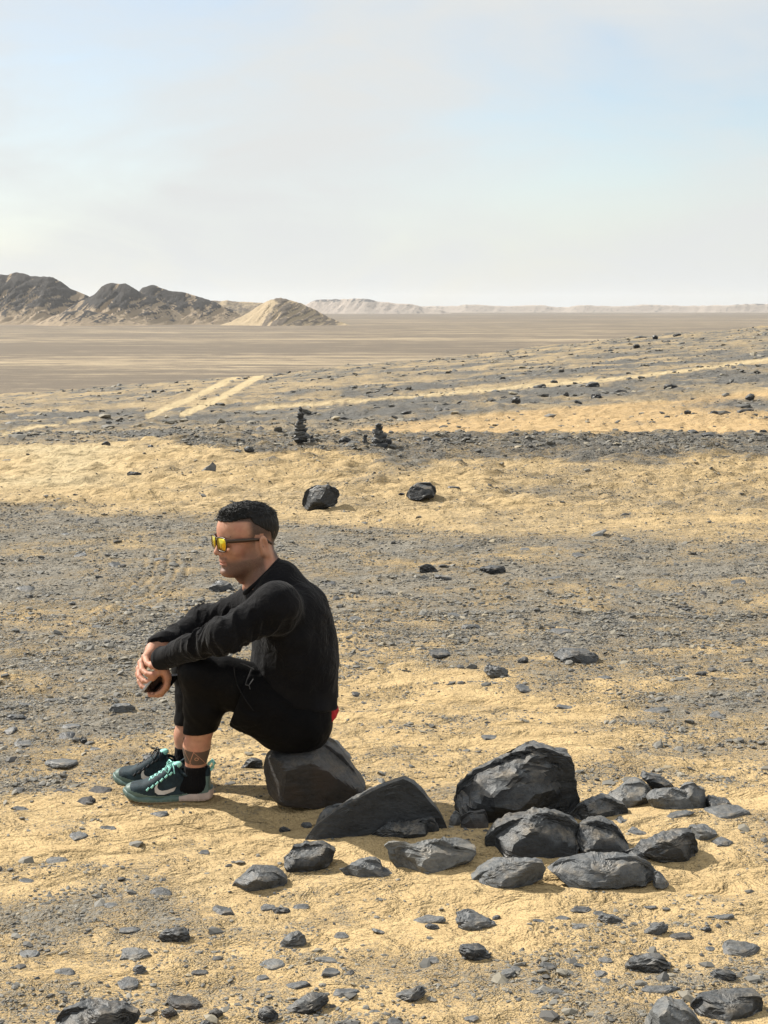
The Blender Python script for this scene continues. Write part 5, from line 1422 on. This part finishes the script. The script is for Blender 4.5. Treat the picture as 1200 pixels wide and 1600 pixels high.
rr_ = np.random.default_rng(5); paths = []
qh = toH(Vh); cand = np.nonzero((qh[:, 2] > .075))[0]
for i in rr_.choice(cand, 1100):
    p = qh[i]; n_ = (p - np.array((-.006, 0, .034))) / np.array((.101, .076, .081)) ** 2; n_ /= np.linalg.norm(n_)
    fw = np.array((.9, rr_.normal() * .35, -.1)); fw = fw - n_ * (fw @ n_) * .75; fw /= np.linalg.norm(fw)
    ln = rr_.uniform(.008, .015)
    lift = .12 + .4 * (rr_.uniform() > .95)
    if p[0] < -.055: fw = -fw * np.array((1, 1, 1)); 
    paths.append([fromH(p - n_ * .002), fromH(p + fw * ln * .5 + n_ * ln * lift * .45), fromH(p + fw * ln + n_ * ln * lift * .45)])
link('hair_strands', mesh_from('hair_strands', *tubes(paths, .0009, 3, .3)), M_hair, hair)
# eyebrows
paths = []
for sg in (1, -1):
    for i in range(60):
        u_ = i / 60; p = np.array((.0955 - .016 * u_ ** 2, sg * (.012 + .036 * u_), .0175 + .004 * math.sin(u_ * 2.6) + rr_.normal() * .0014))
        paths.append([fromH(p + (-.003, 0, 0)), fromH(p + (.002, sg * .003, .001)), fromH(p + (.000, sg * .007, .000))])
link('eyebrows', mesh_from('eyebrows', *tubes(paths, .0009, 3, .4)), M_hair, person)

# ---- sunglasses
M_frame = simple('brown_frame', (0.045, 0.024, 0.013), .35, .5)
lens, t, b = new_mat('yellow_mirror_lens')
P_ = N(t, 'ShaderNodeTexCoord').outputs['Object']; sx = N(t, 'ShaderNodeSeparateXYZ'); L(t, P_, sx.inputs[0])
L(t, mixc(t, mrange(t, noise(t, P_, 25, 2), .35, .65), (0.80, 0.46, 0.02), (0.72, 0.62, 0.05)), b.inputs['Base Color'])
b.inputs['Metallic'].default_value = .85; b.inputs['Roughness'].default_value = .16
glasses = bpy.data.objects.new('sunglasses', None); C.objects.link(glasses); glasses.parent = person
def lens_outline(k=28, w=.0270, h=.0210, e=4.5):
    o = []
    for i in range(k):
        th = 2 * PI * i / k; c_, s_ = math.cos(th), math.sin(th)
        x = w * np.sign(c_) * abs(c_) ** (2 / e); z = h * np.sign(s_) * abs(s_) ** (2 / e)
        if z < 0: x *= 1 - .12 * (-z / h)
        o.append((x, z))
    return o
for sg in (1, -1):
    cenl = np.array((.1045, sg * .0335, -.006)); wrap = R(9) * sg
    def lp(x, z, d_=0.0): return fromH(cenl + np.array((-abs(sg * x) * 0 - x * sg * math.sin(abs(wrap)) + d_ , x, z)) + np.array((-.12 * -z, 0, 0)) * 0)
    ol = lens_outline()
    V_ = [lp(x, z, .0016) for x, z in ol] + [lp(x, z, -.0006) for x, z in ol] + [lp(0, 0, .0036), lp(0, 0, .0012)]
    k = len(ol); F_ = []
    for i in range(k):
        j = (i + 1) % k; F_ += [(i, j, 2 * k), (j + k, i + k, 2 * k + 1), (i, i + k, j + k), (i, j + k, j)]
    me_ = raw('lens', V_, F_, True); link('lens', me_, lens, glasses)
    rim = [lp(x * 1.05, z * 1.06, .0005) for x, z in ol] ; rim = rim + [rim[0], rim[1]]
    link('rim', mesh_from('rim', *tubes([rim], .0023, 6)), M_frame, glasses)
    arm = [fromH((.1000, sg * .0590, .008)), fromH((.085, sg * .0725, .0085)), fromH((.045, sg * .0795, .008)), fromH((.000, sg * .0805, .006)), fromH((-.030, sg * .0810, .002)), fromH((-.050, sg * .080, -.012))]
    Va, Fa = tubes([arm], .0034, 8)
    Va = np.array(Va); qa = toH(Va); cz = np.interp(-qa[:, 0], [-.1, -.085, -.045, 0, .03, .05], [.008, .0085, .008, .006, .002, -.012]); qa[:, 2] = cz + (qa[:, 2] - cz) * (1.35 + .6 * sstep(-.02, .06, qa[:, 0])); Va = fromH(qa)
    link('temple', mesh_from('temple', Va, Fa), M_frame, glasses)
br = [fromH((.1055, -.0105, .002)), fromH((.1090, 0, .006)), fromH((.1055, .0105, .002))]
link('bridge', mesh_from('bridge', *tubes([br], .0026, 6)), M_frame, glasses)

# ---- shoes
M_navy = simple('dark_navy_mesh', (0.012, 0.026, 0.034), .75, .3, bumpscale=300, bstr=.9, bdist=.002, var=.45)
M_green = simple('sage_rubber', (0.085, 0.135, 0.118), .5, .4, var=.1)
M_mint = simple('mint_lace', (0.30, 0.66, 0.58), .6, .3, bumpscale=600, bstr=.3)
M_heel = simple('pale_pink_foam', (0.46, 0.36, 0.31), .6, .3)
M_pink = simple('coral_rubber', (0.42, 0.12, 0.11), .5, .3)
M_swoosh = simple('pale_grey_print', (0.52, 0.49, 0.46), .5, .3)
M_black = simple('black_lace', (0.012, 0.014, 0.018), .6, .3)
M_out = simple('tan_outsole', (0.27, 0.22, 0.15), .7, .2)
prof = np.array([(0, .030), (.008, .047), (.028, .056), (.065, .062), (.095, .076), (.125, .096), (.155, .118), (.178, .124), (.190, .098), (.215, .080), (.243, .086), (.262, .108), (.280, .112), (.287, .096), (.284, .06), (.290, .030), (.290, .012), (0, .012)])
def poly_sdf(x, z, poly):
    d = np.full(x.shape, 1e9); ins = np.zeros(x.shape, bool); n = len(poly)
    for i in range(n):
        a = poly[i]; b_ = poly[(i + 1) % n]; e0, e1 = b_ - a; wx, wz = x - a[0], z - a[1]
        tt = np.clip((wx * e0 + wz * e1) / (e0 * e0 + e1 * e1), 0, 1)
        d = np.minimum(d, np.hypot(wx - tt * e0, wz - tt * e1))
        c1 = (a[1] <= z) != (b_[1] <= z); xi = a[0] + (z - a[1]) / np.where(b_[1] == a[1], 1e-9, b_[1] - a[1]) * e0
        ins ^= c1 & (x < xi)
    return np.where(ins, -d, d)
hwx = [0, .012, .04, .09, .14, .20, .25, .28, .292]; hw = [.010, .030, .043, .050, .045, .039, .040, .036, .024]
cy_ = [0.010, .008, .005, 0, -.002, 0, 0, 0, 0]
def build_shoe(base, yaw, side, laces, tip_mat, roll=0.0, pitch=0.0):
    """side = +1: outer side towards the camera. Local frame: x toe -> heel, y away from the camera, z up"""
    M_ = rotz(yaw) @ rotx(roll) @ roty(pitch)
    def tow(q): return base + np.asarray(q) @ M_.T
    def up_fn(q):
        x, y, z = q[:, 0], q[:, 1], q[:, 2]
        d1 = poly_sdf(x, z, prof)
        w = np.interp(x, hwx, hw) * (1 - .42 * np.clip((z - .02) / .10, 0, 1) ** 1.2)
        d2 = np.abs(y - np.interp(x, hwx, cy_)) - w
        d = smax(d1, d2, np.interp(x, [.2, .25], [.022, .010]))
        # hollow for the foot
        hol = cap(q, (.222, 0, .066), (.224, 0, .16), .027, .032)
        return smax(d, -hol, .004)
    def sole_fn(q):
        x, y, z = q[:, 0], q[:, 1], q[:, 2]
        top = np.interp(x, [0, .02, .06, .12, .18, .24, .275, .295], [.040, .032, .024, .022, .026, .033, .040, .046]) + .0025 * np.sin(x * 90)
        bot = np.interp(x, [0, .02, .06, .13, .20, .27, .300], [.022, .010, .002, .000, .003, .003, .013])
        w = np.interp(x, [-.006, .0, .014, .04, .09, .14, .20, .25, .285, .300], [.0, .018, .036, .048, .054, .048, .043, .044, .036, .012]) + .003 * (.02 - z) / .02
        lug = .0016 * (np.sin(x * 420) > 0) * (z < .012)
        d2 = np.abs(y - np.interp(x, hwx, cy_)) - w + lug
        return smax(smax(smax(smax(z - top, bot - z, .004), d2, .012), x - .295, .01), -.005 - x, .01)
    Vu, Fu = solid(up_fn, (-.02, -.07, 0), (.31, .07, .14), .0022, 8, 1.7)
    def ulab(c):
        x, y, z = c.T
        g_ = (x < .024 + .5 * np.maximum(.050 - z, 0)) | (z < np.interp(x, [0, .03, .08, .13, .20, .24, .29], [.06, .040, .030, .026, .030, .040, .05])) | ((x > .250 + .55 * (z - .05)) & (z < .085))
        return g_.astype(int)
    sp_ = split_faces(Vu, Fu, ulab)
    shoe = link('shoe', mesh_from('shoe', tow(sp_[0][0]), sp_[0][1]), M_navy, person)
    link('overlay', mesh_from('overlay', tow(sp_[1][0]), sp_[1][1]), M_green, shoe)
    Vo, Fo = solid(sole_fn, (-.03, -.08, -.01), (.32, .08, .07), .0022, 8, 1.7)
    sp2 = split_faces(Vo, Fo, lambda c: np.where(c[:, 2] < .0085 + .25 * np.maximum(.03 - c[:, 0], 0), 2, np.where((c[:, 0] > .185) & (c[:, 2] < .030 + .12 * (c[:, 0] - .2)), 1, 0)))
    if 0 in sp2: link('midsole', mesh_from('midsole', tow(sp2[0][0]), sp2[0][1]), M_green, shoe)
    if 1 in sp2: link('heel_foam', mesh_from('heel_foam', tow(sp2[1][0]), sp2[1][1]), M_heel, shoe)
    if 2 in sp2: link('outsole', mesh_from('outsole', tow(sp2[2][0]), sp2[2][1]), tip_mat, shoe)
    def surf(x, z, sgn=-1, off=.001):
        ysl = np.linspace(0, .07, 60) * sgn; q = np.stack([np.full(60, x), ysl, np.full(60, z)], 1); dd = up_fn(q)
        k = np.nonzero(dd > 0)[0]; y = ysl[k[0]] if len(k) else .04 * sgn
        dn = sole_fn(q); k2 = np.nonzero(dn > 0)[0]
        return np.array((x, y + sgn * off, z))
    # curved check mark along the side, toe end hooked, tail rising to the heel
    topc = [(.112, .040), (.108, .050), (.112, .062), (.118, .066)]
    up_e = [(.1185, .0665), (.1165, .056), (.121, .048), (.132, .0445), (.150, .0465), (.175, .054), (.203, .066)]
    lo_e = [(.113, .0655), (.1075, .052), (.109, .040), (.119, .0325), (.138, .0315), (.168, .041), (.204, .0655)]
    Vw, Fw = [], []
    for (a, b_) in zip(up_e, lo_e):
        for kk in range(4):
            t_ = kk / 3; p = surf(a[0] + (b_[0] - a[0]) * t_, a[1] + (b_[1] - a[1]) * t_, -1, .0020); Vw.append(tow(p))
    for i in range(len(up_e) - 1):
        for kk in range(3):
            a = i * 4 + kk; Fw.append((a, a + 1, a + 5, a + 4))
    link('check_mark', mesh_from('check_mark', np.array(Vw), np.array(Fw)), M_swoosh, shoe)
    # tongue, laces, heel loop
    tg = tubes([[tow((.150, 0, .116)), tow((.168, 0, .128)), tow((.182, 0, .134))]], .016, 10, .9)
    def tong(q): return smax(ell(q, (.170, 0, .112), (.025, .017, .013), roty(R(-28))), -(q[:, 0] - .138) * -0 - 9, .001)
    Vg, Fg = solid(tong, (.12, -.04, .07), (.22, .04, .15), .0022, 6, 1.8)
    link('tongue', mesh_from('tongue', tow(Vg), Fg), M_mint, shoe)
    lp_ = []
    lace_m = laces
    zt2 = lambda x: float(np.interp(x, prof[:10, 0], prof[:10, 1]))
    for i, x in enumerate(np.linspace(.088, .156, 6)):
        zz_ = zt2(x); s_ = .020
        for (a, b_) in (((-s_), s_), (s_, -s_)):
            lp_.append([tow((x - .004, a * 1.25, zz_ - .014)), tow((x, a * .9, zz_ - .001)), tow((x + .005, 0, zz_ + .005)), tow((x + .010, b_ * .9, zz_ + .003)), tow((x + .014, b_ * 1.25, zz_ - .010))])
    for sg_ in (-1, 1):
        lp_.append([tow((.160, 0, .126)), tow((.150, sg_ * .020, .128)), tow((.140, sg_ * .034, .112)), tow((.150, sg_ * .036, .100)), tow((.160, sg_ * .018, .116)), tow((.160, 0, .124))])
        lp_.append([tow((.160, 0, .124)), tow((.168, sg_ * .022, .116)), tow((.172, sg_ * .036, .098))])
    link('laces', mesh_from('laces', *tubes(lp_, .0024, 6)), lace_m, shoe)
    ev = []
    for x in np.linspace(.086, .160, 6):
        p = surf(x, zt2(x) - .022, -1, .001); ev.append([tow(p + (-.004, 0, -.004)), tow(p + (0, -.0015, 0)), tow(p + (.004, 0, .006))])
    link('eyelets', mesh_from('eyelets', *tubes(ev, .0034, 6)), M_mint if laces is M_mint else M_black, shoe)
    lp2 = [[tow((.280, 0, .092)), tow((.292, -.003, .108)), tow((.298, -.004, .122)), tow((.290, -.004, .130)), tow((.279, 0, .118))], [tow((.280, .004, .092)), tow((.294, .004, .108)), tow((.300, .004, .120)), tow((.292, .004, .132)), tow((.279, .002, .118))]]
    link('heel_loop', mesh_from('heel_loop', *tubes(lp2, .0050, 6)), M_mint, shoe)
    # collar rim
    rm = [tow((.222 + .036 * math.cos(a), .033 * math.sin(a), .094 + .016 * abs(math.cos(a)) ** 2 - .006)) for a in np.linspace(0, 2 * PI, 25)]
    link('shoe_collar', mesh_from('shoe_collar', *tubes([rm], .0055, 6)), M_navy, shoe)
    return shoe
toe = W(193, 1256, Y0 - .005); toe[2] = GZ
build_shoe(np.array((toe[0], Y0 - .005, GZ - .002)), R(2), 1, M_mint, M_out)
tf = W(177, 1238, Y0 + .175)
gzf = float(zt(np.array([tf[0]]), np.array([Y0 + .175]))[0])
build_shoe(np.array((tf[0], Y0 + .175, gzf - .004)), R(-4), 1, M_black, M_pink)

# ---- phone in the left hand
pe0, pe1 = Pn(221, 1082, .000), Pn(241, 1056, -.010)
wdir = (pe1 - pe0); pw = .072; wdir = wdir / np.linalg.norm(wdir)
ldir = np.array((.48, .86, -.10)); ldir = ldir - wdir * (ldir @ wdir); ldir /= np.linalg.norm(ldir)
ndir = np.cross(wdir, ldir)
def rr_box(w, l, t_, r_, n=6):
    ol = []
    for (sx_, sy_, a0) in ((1, 1, 0), (-1, 1, 90), (-1, -1, 180), (1, -1, 270)):
        for k in range(n + 1):
            a = R(a0 + 90 * k / n); ol.append(((w / 2 - r_) * sx_ + r_ * math.cos(a), (l / 2 - r_) * sy_ + r_ * math.sin(a)))
    k = len(ol); V_ = [(x * .96, y * .98, t_ / 2) for x, y in ol] + [(x, y, t_ * .3) for x, y in ol] + [(x, y, -t_ * .3) for x, y in ol] + [(x * .96, y * .98, -t_ / 2) for x, y in ol]
    F_ = [tuple(range(k)), tuple(range(4 * k - 1, 3 * k - 1, -1))]
    for j in range(3):
        for i in range(k): F_.append((j * k + i, (j + 1) * k + i, (j + 1) * k + (i + 1) % k, j * k + (i + 1) % k))
    return V_, F_
V_, F_ = rr_box(pw, .148, .0085, .011)
pc_ = (pe0 + pe1) / 2 + ldir * .074
PB = np.stack([wdir, ldir, ndir], 1)
ph = link('phone', raw('phone', [pc_ + PB @ np.array(v) for v in V_], F_), simple('grey_metal', (0.30, 0.30, 0.31), .35, .5, .6))
ph['label'] = 'dark phone with a grey edge held between the hanging hands'; ph['category'] = 'phone'
for sgn in (1, -1):
    V2, F2 = rr_box(pw * .955, .148 * .975, .0008, .009)
    link('screen' if sgn == 1 else 'back_cover', raw('panel', [pc_ + PB @ (np.array(v) + np.array((0, 0, sgn * .0045))) for v in V2], F2), simple('black_glass', (0.006, 0.006, 0.008), .12, .5), ph)
